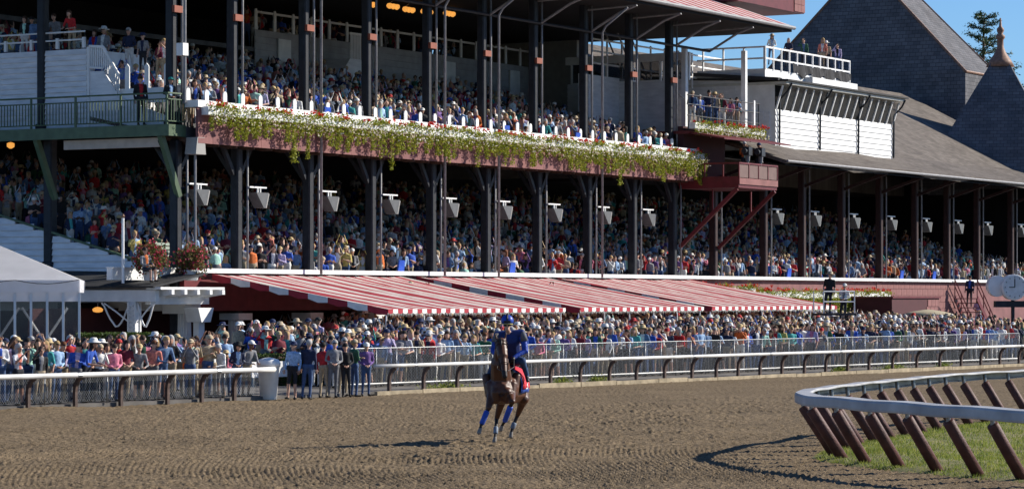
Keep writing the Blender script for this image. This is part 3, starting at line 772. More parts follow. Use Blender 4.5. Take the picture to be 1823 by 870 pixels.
# small corner balcony between stand and press box
cb0, cb1 = U(1222, -.3), U(1352, -.3)
zc = Zp(240, U(1280, 0), 0)
cb = fthing('corner_balcony', cb0, 0, 0, 'small balcony with black pipe rail, white posts and flowers beside the press box', 'balcony')
CL = cb1 - cb0
MB().box((.1, -.35, zc - .15), (CL, 6, zc)).build('balcony_floor', K['maroon'], cb)
MB().prism([(-2.2, zc - .45), (-.3, zc - .12), (-.3, zc - .02), (-2.2, zc - .38)], 0, .3, CL - .3).build('canopy', K['maroon'], cb)
for z in (.75, 1.3, 1.75): MB().tube([(.1, -.3, zc + z), (CL, -.3, zc + z)], .025, 6).build('pipe_rail', K['column'], cb)
for k in range(4): MB().tube([(.2 + k*(CL-.3)/3, -.3, zc), (.2 + k*(CL-.3)/3, -.3, zc + 1.8)], .03, 6).build('rail_post', K['column'], cb)
MB().box((CL - .75, -.35, zc), (CL - .6, -.2, zc + 1.9)).build('white_post', K['white'], cb)
for f, w_ in ((.9, 0.1), (.42, 1.5)):
    MB().box((CL*f, w_, zc), (CL*f + .24, w_ + .24, ez - 1.2)).build('white_post', K['white'], cb)
MB().box((0, 5.5, zc - .1), (CL, 5.7, zc + 3)).build('back_wall', K['white_clap'], cb)
for z in (3.6, 4.2, 4.8):
    MB().tube([(1, 5.5, zc + z), (CL + 8, 5.5, zc + z)], .05, 6).build('roof_railing', K['white'], cb)
for k in range(8): MB().box((1 + k*1.6, 5.45, zc + 3), (1.08 + k*1.6, 5.53, zc + 4.9)).build('railing_post', K['white'], cb)
for k in range(3): MB().tube([(2 + k*1.4, 5.8, zc + 6.4), (5 + k*1.4, 5.8, zc + 3.1)], .05, 6).build('stair_stringer', K['pipe'], cb)

bt = fthing('maroon_booth', U(1588, -3.0), -3.0, 0, 'dark maroon booth against the wing wall beside the red stairs', 'booth')
BLn = U(1672, -3.0) - U(1588, -3.0)
MB().box((0, 0, .3), (BLn, 2.8, 3.05)).build('booth_wall', mat('deep_maroon_wall', (.07, .016, .02), .7), bt)
MB().box((-.08, -.08, 3.05), (BLn + .08, 2.85, 3.15)).build('booth_roof', K['maroon'], bt)
for r_ in range(6):
    for c_ in range(3): MB().box((BLn*.72 + c_*.55 + (.2 if r_ % 2 else 0), -.03, .6 + r_*.4), (BLn*.72 + c_*.55 + .52 + (.2 if r_ % 2 else 0), .01, .97 + r_*.4)).build('wall_block', K['shingle2'], bt)

# camera platform with braces
cpu = U(1315, -3.0)
zp_ = Zp(332, cpu, -3.0)
cp = fthing('camera_platform', cpu, 0, 0, 'maroon camera platform on diagonal braces below the corner balcony', 'platform')
PLn = U(1383, -3.0) - cpu
MB().box((0, -3.0, zp_ - .05), (PLn, .2, zp_ + .12)).build('platform_floor', K['maroon'], cp)
MB().box((-.03, -3.05, zp_ + .12), (.02, .2, zp_ + .5)).build('side_panel', K['maroon'], cp)
MB().box((0, -3.06, zp_ + .12), (PLn, -3.0, zp_ + .42)).build('front_panel', K['shingle2'], cp)
for k in range(5):
    MB().box((PLn*k/4 - .03, -3.05, zp_ + .42), (PLn*k/4 + .03, -2.99, zp_ + 1.15)).build('rail_post', K['maroon'], cp)
    if k < 4: MB().box((PLn*k/4 + .04, -3.02, zp_ + .45), (PLn*(k+1)/4 - .04, -3.01, zp_ + 1.08)).build('mesh_panel', mat('wire_screen', (.16, .10, .09), .7) if k == 0 else bpy.data.materials['wire_screen'], cp)
MB().box((0, -3.06, zp_ + 1.1), (PLn, -2.98, zp_ + 1.18)).build('top_rail', K['maroon'], cp)
MB().box((-.04, -3.06, zp_ + 1.1), (.04, .2, zp_ + 1.18)).build('top_rail', K['maroon'], cp)
for k in range(3): MB().box((-.03, -.2 - k*1.0, zp_ + .5), (.03, -.14 - k*1.0, zp_ + 1.1)).build('rail_post', K['maroon'], cp)
for x in (.05, PLn - .05):
    MB().beam((x, -2.9, zp_ - .1), (x, .2, zp_ - 2.9), .16, .18).build('brace', K['maroon'], cp)
    MB().beam((x, -1.6, zp_ - .1), (x, -1.6, zp_ - 1.3), .07, .07).build('hanger', K['maroon'], cp)
MB().box((.02, .0, zp_ + .1), (PLn + .3, .3, zp_ + 3.0)).build('rear_panel', mat('dark_maroon_wall', (.06, .02, .022), .8), cp)

# ================================================================== steep slate roofs behind
uc = U(1719, 9.0); zc3 = Zp(127, uc, 9.0)
slate = fthing('slate_roof_building', uc, 9.0, 0, 'steep slate roofed building with tall dark gable rising behind the wing', 'building')
wid = 15.6; rz_ = Zp(-68, uc + .4, 9 + wid/2)
uvg = lambda v: (v[1] + v[0], v[2])
MB().add([(0, 0, zc3), (0, wid, zc3), (.7, wid/2, rz_)], [(0, 2, 1)]).build('gable', K['slate_dark'], slate, uv=uvg)
MB().add([(0, 0, zc3), (6.6, 0, zc3), (5.4, wid/2, rz_), (.7, wid/2, rz_)], [(0, 1, 2, 3)]).build('roof_slope', K['slate_dark'], slate, uv=lambda v: (v[0], v[1]*1.4))
MB().add([(0, wid, zc3), (6.6, wid, zc3), (5.4, wid/2, rz_), (.7, wid/2, rz_)], [(0, 3, 2, 1)]).build('roof_slope', K['slate_dark'], slate, uv=lambda v: (v[0], v[1]*1.4))
MB().add([(6.6, 0, zc3), (6.6, wid, zc3), (5.4, wid/2, rz_)], [(0, 1, 2)]).build('gable', K['slate_dark'], slate, uv=uvg)
MB().box((0.02, 0.02, 8), (6.5, wid - .02, zc3)).build('wall', K['slate_dark'], slate, uv=uvg)
for a, b in (((0, 0, zc3), (.7, wid/2, rz_)), ((0, wid, zc3), (.7, wid/2, rz_)), ((0, 0, zc3), (6.6, 0, zc3)), ((6.6, 0, zc3), (5.4, wid/2, rz_)), ((.7, wid/2, rz_), (5.4, wid/2, rz_))):
    MB().tube([a, b], .09, 6).build('flashing', K['copper'], slate)
ut = U(1781, 4.0); zt_ = Zp(84, ut, 4.0)
tur = fthing('roof_turret', ut, 4.0, 0, 'pointed slate turret with copper finial beside the tall gable', 'turret')
h_ = 9.5; Rr = .767 * h_
for k in range(4):
    # corners chosen so one face looks along the track
    a0 = R(180 + 31.5 + 90*k) - FRAME_ROT; a1 = a0 + R(90)
    f = .07
    p0 = (Rr*math.cos(a0), Rr*math.sin(a0)); p1 = (Rr*math.cos(a1), Rr*math.sin(a1))
    MB().add([(p0[0], p0[1], zt_ - h_), (p1[0], p1[1], zt_ - h_), (p1[0]*f, p1[1]*f, zt_ - h_*f), (p0[0]*f, p0[1]*f, zt_ - h_*f)], [(0, 1, 2, 3)]).build('slate_face', K['slate_dark'], tur,
        uv=lambda v, a0=a0: (v[0]*math.cos(a0 + R(135)) + v[1]*math.sin(a0 + R(135)), v[2]*1.2))
MB().lathe([(.95, -1.0), (.7, -.55), (.38, -.1), (.22, .3), (.2, .75), (.3, .9), (.3, 1.05), (.16, 1.15), (.24, 1.35), (.24, 1.5), (.1, 1.65), (.05, 2.2)], (0, 0, zt_ - .3), 12).build('finial', K['copper'], tur, smooth=True)

# pine tree far behind
tp = (1752 - CX) / F * 265
tree = empty('pine_tree', (tp, 265, 0), 0, 'dark green pine tree rising behind the slate roofs', 'tree')
TH_ = 3.1 + (529 - 18) / F * 265
MB().tube([(0, 0, 0), (.1, 0, TH_*.5), (-.1, .1, TH_*.8), (0, 0, TH_ - .4)], [.45, .32, .16, .04], 8).build('trunk', K['bark'], tree, smooth=True)
cc = []
br = MB()
for k in range(44):
    z = TH_ * (.62 + .37 * k / 44); L = max(.5, (TH_ - z) * .42 + .7) * rng.uniform(.6, 1.15); a = k * 2.4 + rng.uniform(-.4, .4)
    e = Vector((math.cos(a)*L, math.sin(a)*L, L*.25)); br.tube([(0, 0, z), (e.x*.5, e.y*.5, z + e.z*.3), (e.x, e.y, z + e.z)], [.07, .05, .015], 5)
    for i in range(150):
        t = rng.uniform(.35, 1.05); c = rng.gauss(0, .17)
        cc.append((e.x*t + rng.gauss(0, .25), e.y*t + rng.gauss(0, .25), z + e.z*t*t + abs(c) - .05))
br.build('branches', K['bark'], tree)
V, Fq = leaf_cloud(cc, .16, aspect=.28); crown = link('crown', fast_mesh('crown', V, Fq, K['needle']), tree)

# ================================================================== AWNINGS
AW = [(365, 745, 690, 970), (752, 1006, 1000, 1218), (1012, 1250, 1228, 1466)]
ordn = ['where its red side drops beside the white porch', 'between the two other awnings', 'ending beside the flowered maroon wall']
for i, (ta, tb_, ba, bb) in enumerate(AW):
    LV = 8.0
    ua, ub = U(ta, 0) + .05, U(tb_, 0)
    la, lb = U(ba, -LV), U(bb, -LV)
    a0_, a1_ = (ua + la)/2 + (.25 if i else 0), (ub + lb)/2 - .1
    zf = Zp(549, (la + lb)/2, -LV) + .05*i; ztp = 3.96
    aw = fthing('striped_awning', a0_, 0, 0, 'red and white striped awning ' + ordn[i], 'awning')
    Ln = a1_ - a0_
    m = MB(); nu, nv = 40, 10
    for jx in range(nu + 1):
        for jy in range(nv + 1):
            f = jy / nv; x = Ln * jx / nu
            zz = ztp + (zf - ztp) * f - .10 * math.sin(math.pi * f) * (0.6 + .5 * math.sin(x * 2.1 + i)) - .05 * abs(math.sin(x * math.pi / (Ln / 5))) + .02 * math.sin(x*5.3 + f*4 + i) * math.sin(f*9)
            m.v.append((x, -.3 - (LV - .3) * f, zz))
    m.f = [(jx*(nv+1)+jy, jx*(nv+1)+jy+1, (jx+1)*(nv+1)+jy+1, (jx+1)*(nv+1)+jy) for jx in range(nu) for jy in range(nv)]; m.m = [0]*len(m.f)
    m.build('canvas', K['stripe'], aw, smooth=True, uv=lambda v: (v[0], v[1]))
    # front valance: scalloped drops, one per stripe
    n = int(Ln / .33) + 1
    for k in range(n):
        x0, x1 = k*.33, min((k+1)*.33, Ln)
        if x1 - x0 < .1: continue
        poly = [(x0 + .004, 0), (x1 - .004, 0), (x1 - .004, -.13)] + [(x1 - (x1-x0)*(q_+.5)/5, -.13 - .04*math.sin(math.pi*(q_+.5)/5)) for q_ in range(5)] + [(x0 + .004, -.13)]
        MB().prism(poly, 1, -LV - .015, -LV).build('valance', K['red_fabric'] if k % 2 == 0 else K['white_fabric'], aw).location = (0, 0, zf + .0)
    fr = MB()
    for k in range(int(Ln / .075)):
        x = k*.075 + rng.uniform(-.02, .02); d = rng.uniform(.06, .16)
        fr.add([(x, -LV - .01, zf - .14), (x + .025, -LV - .01, zf - .14), (x + .012 + rng.uniform(-.015, .015), -LV - .02, zf - .15 - d)], [(0, 1, 2)])
    fr.build('fringe', K['white_fabric'], aw, kind='stuff')
    # side valance along the near edge
    for k in range(9):
        f0, f1 = k/9, (k+1)/9
        y0, y1 = -.3 - (LV-.3)*f0, -.3 - (LV-.3)*f1; z0, z1 = ztp + (zf-ztp)*f0, ztp + (zf-ztp)*f1
        MB().add([(-.012, y0, z0), (-.012, y1, z1), (-.012, y1, z1 - .2), (-.012, (y0+y1)/2, (z0+z1)/2 - .27), (-.012, y0, z0 - .2)], [(0, 1, 2, 3, 4)]).build('side_valance', K['red_fabric'] if k % 2 == 0 else K['white_fabric'], aw)
    for k in range(6):
        x = Ln * k / 5 * .98 + .05
        MB().tube([(x, -LV + .1, .45), (x, -LV + .1, zf - .03)], .03, 6).build('pole', K['white'], aw)
        MB().tube([(x, -LV + .1, zf - .06), (x, -.2, ztp - .2)], .025, 6).build('rafter_pipe', K['metal'], aw)
    MB().tube([(0, -LV + .1, zf - .05), (Ln, -LV + .1, zf - .05)], .03, 6).build('front_pipe', K['metal'], aw)

# ================================================================== LOUDSPEAKERS under the balcony and the wing eave
def speaker(u, z, group, label, w=0.05):
    t = fthing('loudspeaker', u, w, z, label, 'loudspeaker', group); t.scale = (.72, .72, .72)
    MB().box((0, -.05, .42), (1.55, .05, .5)).build('bracket_arm', K['white'], t)
    MB().box((.72, -.04, .1), (.80, .04, .42)).box((.98, -.04, .16), (1.04, .04, .42)).build('hanger', K['white'], t)
    MB().prism([(.25, .18), (1.38, .18), (1.12, -.62), (.92, -.62)], 1, -.3, .35).build('cabinet', K['grey_box'], t)
    MB().add([(1.39, -.28, .16), (1.39, .33, .16), (1.14, .33, -.6), (1.14, -.28, -.6), (1.47, -.28, .13), (1.47, .33, .13), (1.22, .33, -.63), (1.22, -.28, -.63)],
             [(0,3,2,1),(4,5,6,7),(0,1,5,4),(1,2,6,5),(2,3,7,6),(3,0,4,7)]).build('grille', K['grille'], t)
    return t
names_ord = ['first', 'second', 'third', 'fourth', 'fifth', 'sixth', 'seventh', 'eighth', 'ninth', 'tenth', 'eleventh', 'twelfth']
cols = [u0 + .15] + COLU[:-1]
for k, u in enumerate(cols):
    speaker(u + .2, 6.95, 'speakers below the balcony', 'grey wedge loudspeaker on the %s column from the green balcony corner' % names_ord[k])
for k, u in enumerate(COL2U[1:-1]):
    speaker(u + .3, 7.35, 'speakers under the wing roof', 'grey wedge loudspeaker on the %s wing column beyond the camera platform' % names_ord[k])
# white box floodlight on the corner column
t = fthing('floodlight_box', u0 - .1, -.35, Zp(275, u0, 0), 'pale grey box light on a pole beneath the green balcony corner', 'light')
MB().prism([(0, 0), (.62, 0), (.55, .62), (.1, .62)], 1, -.25, .25).build('housing', K['grille'], t)
MB().tube([(.3, 0, 0), (.3, 0, -4.0)], .05, 8).build('pole', K['pipe'], t)

# ================================================================== FLOWERS
def flower_box(a, b, label, w=-.9, z=9.78, group='flower boxes along the balcony', long_k=None, depth=.34, hang=(.45, .95), white=.27):
    t = fthing('flower_box', a, w, z, label, 'flower box', group)
    L = b - a
    MB().box((0.02, 0, 0), (L - .02, depth, .3)).build('trough', K['white'], t)
    n = int(L * 230)
    top = np.stack([nrng.uniform(0, L, n), nrng.normal(.05, .16, n), .20 + np.abs(nrng.normal(0, .10, n))], 1)
    ph = rng.uniform(0, 6); top[:, 2] += .10*np.sin(top[:, 0]*3.1 + ph)*np.sin(top[:, 0]*1.3) ; top = top[nrng.uniform(size=n) < .55 + .45*np.sin(top[:, 0]*2.3 + ph)]
    nf = int(L * 170)
    fr = np.stack([nrng.uniform(0, L, nf), -.08 + nrng.normal(0, .09, nf), nrng.uniform(-.32, .35, nf)], 1)
    vines = []
    q = rng.uniform(0, .1)
    while q < L:
        ln = rng.uniform(*hang) * (.55 + .6*abs(math.sin(q*1.1 + ph))) * (1.5 if rng.random() < .2 else 1); wd = rng.uniform(.05, .13)
        if long_k and abs(q - long_k[0]) < .38: ln = long_k[1]; wd = .13
        k = int(ln * wd * 2100) + 8
        zz = -nrng.uniform(0, 1, k) ** .9 * ln
        vines.append(np.stack([q + nrng.normal(0, wd, k) * (1 + .3*zz/ln), -.1 + nrng.normal(0, .05, k), zz], 1))
        q += rng.uniform(.16, .6)
    cen = np.concatenate([top, fr] + vines)
    V, Fq = leaf_cloud(cen, .045)
    link('foliage', fast_mesh('foliage', V, Fq, K['leaf']), t, kind='stuff')
    n = max(4, int(L * 190 * white)); dens = .5 + .5*np.sin(np.linspace(0, L, n)*1.7 + rng.uniform(0, 6))
    xs_ = np.linspace(0, L, n) + nrng.normal(0, .15, n); keep = nrng.uniform(size=n) < .35 + .6*dens
    bw = np.stack([xs_, -.2 + nrng.normal(0, .06, n), nrng.normal(-.09, .14, n)], 1)[keep]
    V, Fq = leaf_cloud(bw, .042, aspect=.9)
    link('white_blossoms', fast_mesh('white_blossoms', V, Fq, K['bloom_white']), t, kind='stuff')
    red = []
    for k in range(int(L * 3.0)):
        c = (rng.uniform(0, L), rng.gauss(-.06, .12), .34 + abs(rng.gauss(0, .08)))
        for _ in range(14): red.append((c[0] + rng.gauss(0, .045), c[1] + rng.gauss(0, .045), c[2] + rng.gauss(0, .035)))
    V, Fq = leaf_cloud(red, .04, aspect=.9)
    link('red_blossoms', fast_mesh('red_blossoms', V, Fq, K['bloom_red']), t, kind='stuff')
    return t
for k, (a, b) in enumerate(zip(LB[:-1], LB[1:])):
    if b - a < .6: continue
    flower_box(a + (.25 if k == 0 else 0), b, 'balcony flower box with trailing vines in the %s bay from the green balcony' % names_ord[k], long_k=((U(520, -.9) - a), 1.55) if k == 1 else (U(1180, -.9) - a, 1.2) if k == 8 else None)
flower_box(cb0 + .2, cb1 - .1, 'flower box below the pipe rail of the small corner balcony', w=-.65, z=zc + .1, group=None, hang=(.05, .2))
flower_box(U(1238, -.6), U(1345, -.6), 'flower planter along the ledge beside the third awning', w=-.6, z=3.3, group=None, hang=(.2, .5), white=.02)
wf = flower_box(U(1345, -.6), U(1585, -.6), 'long flower planter trailing vines down the maroon wing wall', w=-.55, z=3.1, group=None, hang=(.7, 1.4), white=.02)
MB().box((0, -.06, -.05), (U(1585, -.6) - U(1345, -.6), -.02, .22)).build('trough_board', K['white'], wf)

# ================================================================== BODIES: one continuous skin grown over a skeleton of tapered limbs
def capsule_mesh(p0, p1, r0, r1, sc, n=10):
    """closed tapered capsule, then scaled about its middle by sc (x, y, z)"""
    p0 = Vector(p0); p1 = Vector(p1); d = p1 - p0; L = d.length
    d = d.normalized() if L > 1e-6 else Vector((0, 0, 1))
    a = d.orthogonal().normalized(); b = d.cross(a)
    rings = []
    for t in (-80, -50, -20): rings.append((p0 + d * (r0 * math.sin(R(t))), r0 * math.cos(R(t))))
    for t in (20, 50, 80): rings.append((p1 + d * (r1 * math.sin(R(t))), r1 * math.cos(R(t))))
    vs = []
    for c, r_ in rings:
        for k in range(n):
            t = 2*math.pi*k/n; vs.append(c + (a*math.cos(t) + b*math.sin(t))*r_)
    m = (p0 + p1) / 2
    vs = [Vector((m.x + (v.x-m.x)*sc[0], m.y + (v.y-m.y)*sc[1], m.z + (v.z-m.z)*sc[2])) for v in vs]
    fs = [(i*n+k, i*n+(k+1) % n, (i+1)*n+(k+1) % n, (i+1)*n+k) for i in range(5) for k in range(n)]
    fs += [tuple(reversed(range(n))), tuple(range(5*n, 6*n))]
    return vs, fs
def grow(name, parts, voxel, smooth_it, ratio=None, extra=None, tags=None):
    """parts: (tag, p0, p1, r0, r1[, scale]) -> (verts, tri/quad faces as lists, face tags)"""
    m = MB()
    for p in parts:
        v, f = capsule_mesh(p[1], p[2], p[3], p[4], p[5] if len(p) > 5 else (1, 1, 1)); m.add(v, f)
    me = bpy.data.meshes.new('tmp'); me.from_pydata(m.v, [], m.f); me.update()
    o = bpy.data.objects.new('tmp', me); C.objects.link(o)
    rm = o.modifiers.new('r', 'REMESH'); rm.mode = 'VOXEL'; rm.voxel_size = voxel; rm.use_smooth_shade = True
    if smooth_it:
        sm = o.modifiers.new('s', 'SMOOTH'); sm.factor = 0.5; sm.iterations = smooth_it
    if ratio:
        dc = o.modifiers.new('d', 'DECIMATE'); dc.ratio = ratio
    dg = bpy.context.evaluated_depsgraph_get(); ev = o.evaluated_get(dg); res = ev.to_mesh()
    nv = len(res.vertices); V = np.empty(nv*3, np.float32); res.vertices.foreach_get('co', V); V = V.reshape(-1, 3)
    faces = [tuple(p.vertices) for p in res.polygons]
    ev.to_mesh_clear(); bpy.data.objects.remove(o); bpy.data.meshes.remove(me)
    cen = np.array([V[list(f)].mean(0) for f in faces])
    best = np.full(len(cen), 1e9); tg = np.zeros(len(cen), int)
    for p in parts:
        sc = np.array(p[5] if len(p) > 5 else (1, 1, 1)); a = np.array(p[1], float); b = np.array(p[2], float); mid = (a + b) / 2
        q = (cen - mid) / sc; a_ = a - mid; b_ = b - mid; ab = b_ - a_; L2 = max(1e-9, (ab*ab).sum())
        t = np.clip(((q - a_) @ ab) / L2, 0, 1)
        dd = np.linalg.norm(q - a_ - t[:, None]*ab, axis=1) - (p[3] + (p[4] - p[3])*t)
        up = dd < best; best[up] = dd[up]; tg[up] = p[0]
    return V, faces, tg
SKIN, HAIR, TOP, BOT, SHOE, HAT, DARK, INNER = range(8)
def hat_geo(kind, hc, m):
    x, y, z = hc
    if kind == 'cap':
        m.lathe([(.108, -.01), (.108, .03), (.09, .075), (.05, .105), (.01, .115)], (x, y + .005, z + .035), 10, HAT)
        m.add([(x-.075, y-.07, z+.035), (x+.075, y-.07, z+.035), (x+.06, y-.185, z+.02), (x, y-.20, z+.02), (x-.06, y-.185, z+.02),
               (x-.075, y-.07, z+.05), (x+.075, y-.07, z+.05), (x+.06, y-.185, z+.032), (x, y-.20, z+.034), (x-.06, y-.185, z+.032)],
              [(0,4,3,2,1),(5,6,7,8,9),(0,1,6,5),(1,2,7,6),(2,3,8,7),(3,4,9,8),(4,0,5,9)], HAT)
    elif kind == 'sunhat':
        m.lathe([(.20, .02), (.205, .03), (.115, .05), (.105, .11), (.08, .145), (.02, .15)], (x, y + .005, z + .02), 12, HAT)
def fingers(wrist, direction, m):
    """palm end -> four unequal bent fingers and a thumb"""
    d = Vector(direction).normalized(); s_ = d.cross(Vector((0, 0, 1)))
    s_ = s_.normalized() if s_.length > .1 else Vector((1, 0, 0)); n_ = s_.cross(d)
    w = Vector(wrist) + d * .06
    for k, L in enumerate((.055, .065, .06, .045)):
        a = w + s_ * (.03 - .02*k); m.tube([a, a + d*L*.6, a + d*L*.95 - n_*L*.4], [.0095, .009, .007], 5, SKIN)
    a = Vector(wrist) + d*.02 + s_*.035; m.tube([a, a + s_*.025 + d*.025, a + s_*.02 + d*.05], [.011, .010, .008], 5, SKIN)
def person_parts(pose, long_hair=False, sleeves=False, shorts=False, female=False, child=False):
    P_ = []; hands = []
    sit = pose == 'sit'; lean = {'lean': .30, 'phone': .05, 'shade': .02}.get(pose, .0)
    hz = .48 if sit else .93
    tz_ = hz + .0
    def tp(x, y, z): return (x, y - lean * (z - hz) * 1.15, z - (lean * (z - hz)) * .12)   # forward lean of the upper body
    hipw = .085 if not female else .09
    for s_ in (-1, 1):
        hip = (s_*hipw, 0, hz - .02)
        knee = (s_*.11, -.40, .50) if sit else (s_*(hipw + .015), -.03 + (.04 if s_ > 0 and pose != 'lean' else 0), .50)
        ank = (s_*.11, -.36, .09) if sit else (s_*(hipw + .025), .02 + (.03 if s_ > 0 else 0), .09)
        P_.append((BOT, hip, knee, .088, .062)); P_.append((SKIN if shorts else BOT, knee, ank, .058, .043))
        P_.append((SHOE, (ank[0], ank[1] + .03, .045), (ank[0] + s_*.02, ank[1] - .15, .04), .045, .04))
    P_.append((BOT, (-.06, 0, hz + .03), (.06, 0, hz + .03), .115, .115, (1.05, .95, 1)))
    P_.append((TOP, tp(0, 0, hz + .14), tp(0, 0, hz + .40), .135 if not female else .12, .155 if not female else .14, (1.12, .74, 1)))
    sw = .165 if not female else .145
    P_.append((TOP, tp(-sw, 0, hz + .475), tp(sw, 0, hz + .475), .062, .062, (1, 1.05, 1)))
    P_.append((SKIN, tp(0, .0, hz + .50), tp(0, -.015, hz + .62), .05, .048))
    hc = tp(0, -.02, hz + .70)
    P_.append((SKIN, hc, (hc[0], hc[1], hc[2] + .02), .098, .098, (.84, .98, 1.12)))
    P_.append((SKIN, (hc[0], hc[1] - .055, hc[2] - .07), (hc[0], hc[1] - .06, hc[2] - .075), .045, .042))
    P_.append((SKIN, (hc[0], hc[1] - .098, hc[2] + .0), (hc[0], hc[1] - .112, hc[2] - .025), .012, .017))
    for s_ in (-1, 1): P_.append((SKIN, (hc[0] + s_*.085, hc[1] + .01, hc[2] + .01), (hc[0] + s_*.088, hc[1] + .012, hc[2] - .02), .018, .016, (.7, 1, 1)))
    P_.append((HAIR, (hc[0], hc[1] + .014, hc[2] + .052), (hc[0], hc[1] + .035, hc[2] + .045), .108, .108, (.93, 1.0, .95)))
    if long_hair:
        P_.append((HAIR, (hc[0], hc[1] + .06, hc[2] + .02), (hc[0], hc[1] + .085, hc[2] - .2), .09, .06, (1.15, .7, 1)))
        for s_ in (-1, 1): P_.append((HAIR, (hc[0] + s_*.075, hc[1] + .02, hc[2] + .03), (hc[0] + s_*.09, hc[1] + .0, hc[2] - .15), .04, .03))
    arms = {
        'stand':  [((s_*.235, .03, hz + .19), (s_*.235, -.06, hz - .04)) for s_ in (-1, 1)],
        'clasp':  [((s_*.25, .04, hz + .20), (s_*.06, -.19, hz + .10)) for s_ in (-1, 1)],
        'phone':  [((s_*.24, -.12, hz + .26), (s_*.07, -.34, hz + .56)) for s_ in (-1, 1)],
        'raise':  [((s_*.25, -.14, hz + .50), (s_*.09, -.26, hz + .86)) for s_ in (-1, 1)],
        'shade':  [((-.30, -.14, hz + .42), (-.07, -.16, hz + .74)), ((.235, .03, hz + .19), (.21, -.1, hz + .0))],
        'lean':   [((s_*.26, -.22, hz + .14), (s_*.12, -.52, hz + .10)) for s_ in (-1, 1)],
        'clap':   [((s_*.25, .0, hz + .20), (s_*.035, -.27, hz + .30)) for s_ in (-1, 1)],
        'cross':  [((s_*.24, -.02, hz + .22), (-s_*.11, -.19, hz + .26)) for s_ in (-1, 1)],
        'sit':    [((s_*.23, -.05, hz + .22), (s_*.10, -.32, hz + .16)) for s_ in (-1, 1)],
    }[pose]
    for s_, (el, wr) in zip((-1, 1), arms):
        sh = tp(s_*(sw + .025), 0, hz + .475)
        el = el if pose == 'lean' else tp(*el); wr = wr if pose == 'lean' else tp(*wr)
        P_.append((TOP, sh, el, .055, .045)); P_.append((TOP if sleeves else SKIN, el, wr, .043, .032))
        d = (Vector(wr) - Vector(el)).normalized(); hd = Vector(wr) + d * .05
        P_.append((SKIN, wr, tuple(hd), .033, .036, (1, 1, 1))); hands.append((wr, tuple(d)))
    return P_, hc, hands
def person_mesh(name, pose, hat=None, glasses=False, low=False, scale=1.0, jacket=False, **kw):
    parts, hc, hands = person_parts(pose, **kw)
    V, faces, tg = grow(name, parts, .042 if low else .029, 2, ratio=.085 if low else None)
    m = MB(); m.v = [tuple(v) for v in V]; m.f = list(faces); m.m = [int(t) for t in tg]
    if jacket:
        for i_, f_ in enumerate(faces):
            if m.m[i_] == TOP:
                c_ = V[list(f_)].mean(0)
                if abs(c_[0]) < .05 + max(0, c_[2] - hc[2] + .45)*.12 and c_[1] < hc[1] + .02 and c_[2] < hc[2] - .1: m.m[i_] = INNER
    if hat: hat_geo(hat, hc, m)
    if not low:
        for wr, d in hands: fingers(wr, d, m)
        if glasses: m.box((hc[0] - .07, hc[1] - .105, hc[2] + .012), (hc[0] + .07, hc[1] - .085, hc[2] + .042), DARK)
    if child: pass
    if scale != 1.0: m.v = [(x*scale, y*scale, z*scale) for x, y, z in m.v]
    return m
child = False
def pm(name, rgb, rough=.8): return mat(name, rgb, rough, .3 if name.endswith('cloth') else .14, 14.0)
SK = {'light': pm('light_skin', (.50, .30, .22), .55), 'tan': pm('tanned_skin', (.40, .22, .15), .55), 'brown': pm('brown_skin', (.16, .085, .055), .55)}
HR = {'brown': pm('brown_hair', (.055, .03, .018)), 'dark': pm('dark_hair', (.016, .013, .012)), 'blond': pm('blond_hair', (.36, .24, .11)), 'grey': pm('grey_hair', (.38, .37, .36)), 'auburn': pm('auburn_hair', (.14, .05, .02))}
TP = {'white': (.70, .70, .68), 'pale blue': (.28, .42, .62), 'navy': (.018, .025, .06), 'black': (.014, .014, .016), 'red': (.42, .02, .025), 'teal': (.06, .34, .33), 'royal blue': (.03, .09, .42),
      'grey': (.22, .22, .23), 'pink': (.58, .18, .26), 'yellow': (.52, .42, .14), 'green': (.035, .11, .06), 'purple': (.15, .08, .25), 'tan': (.38, .30, .20), 'maroon': (.14, .015, .03),
      'orange': (.52, .13, .03), 'striped white': (.55, .56, .60), 'lavender': (.42, .36, .55), 'mint': (.35, .60, .50), 'denim blue': (.10, .17, .30), 'coral': (.60, .20, .15)}
TPW = [15, 11, 11, 11, 8, 5, 9, 7, 5, 1, 3, 2, 5, 4, 2, 4, 3, 3, 8, 3]
TPM = {k: pm(k.replace(' ', '_') + '_cloth', v) for k, v in TP.items()}
BT = {'dark': (.02, .022, .03), 'jeans': (.05, .09, .19), 'khaki': (.34, .27, .18), 'white': (.62, .61, .58), 'grey': (.14, .14, .15)}
BTM = {k: pm(k + '_trousers', v) for k, v in BT.items()}
HT = {'white': (.70, .69, .66), 'tan': (.42, .34, .23), 'navy': (.02, .03, .08), 'red': (.40, .03, .03), 'black': (.02, .02, .02), 'straw': (.50, .38, .20)}
HTM = {k: pm(k + '_hat', v) for k, v in HT.items()}
HTM['teal'] = pm('teal_hat', (.03, .26, .22)); SHM = pm('dark_shoes', (.03, .025, .02)); GLM = pm('sunglasses', (.008, .008, .01), .3)
POSES = ['stand', 'clasp', 'phone', 'raise', 'shade', 'lean', 'clap', 'cross', 'sit']
VAR = []                                              # (pose, hat, long hair, mesh)
spec = []
for p in POSES:
    spec += [(p, None, True, False), (p, 'cap', False, True), (p, None, False, True)]
spec += [('lean', 'sunhat', True, True), ('clasp', 'sunhat', True, True), ('phone', 'cap', False, False), ('stand', 'sunhat', False, True), ('lean', None, False, False)]
for i, (p, h, lh, gl) in enumerate(spec):
    m = person_mesh('person', p, h, gl, jacket=i % 2 == 0, long_hair=lh, female=lh, sleeves=i % 3 != 0, shorts=i % 5 == 1)
    VAR.append({'pose': p, 'hat': h, 'long': lh, 'mb': m, 'me': None})
LOW = []
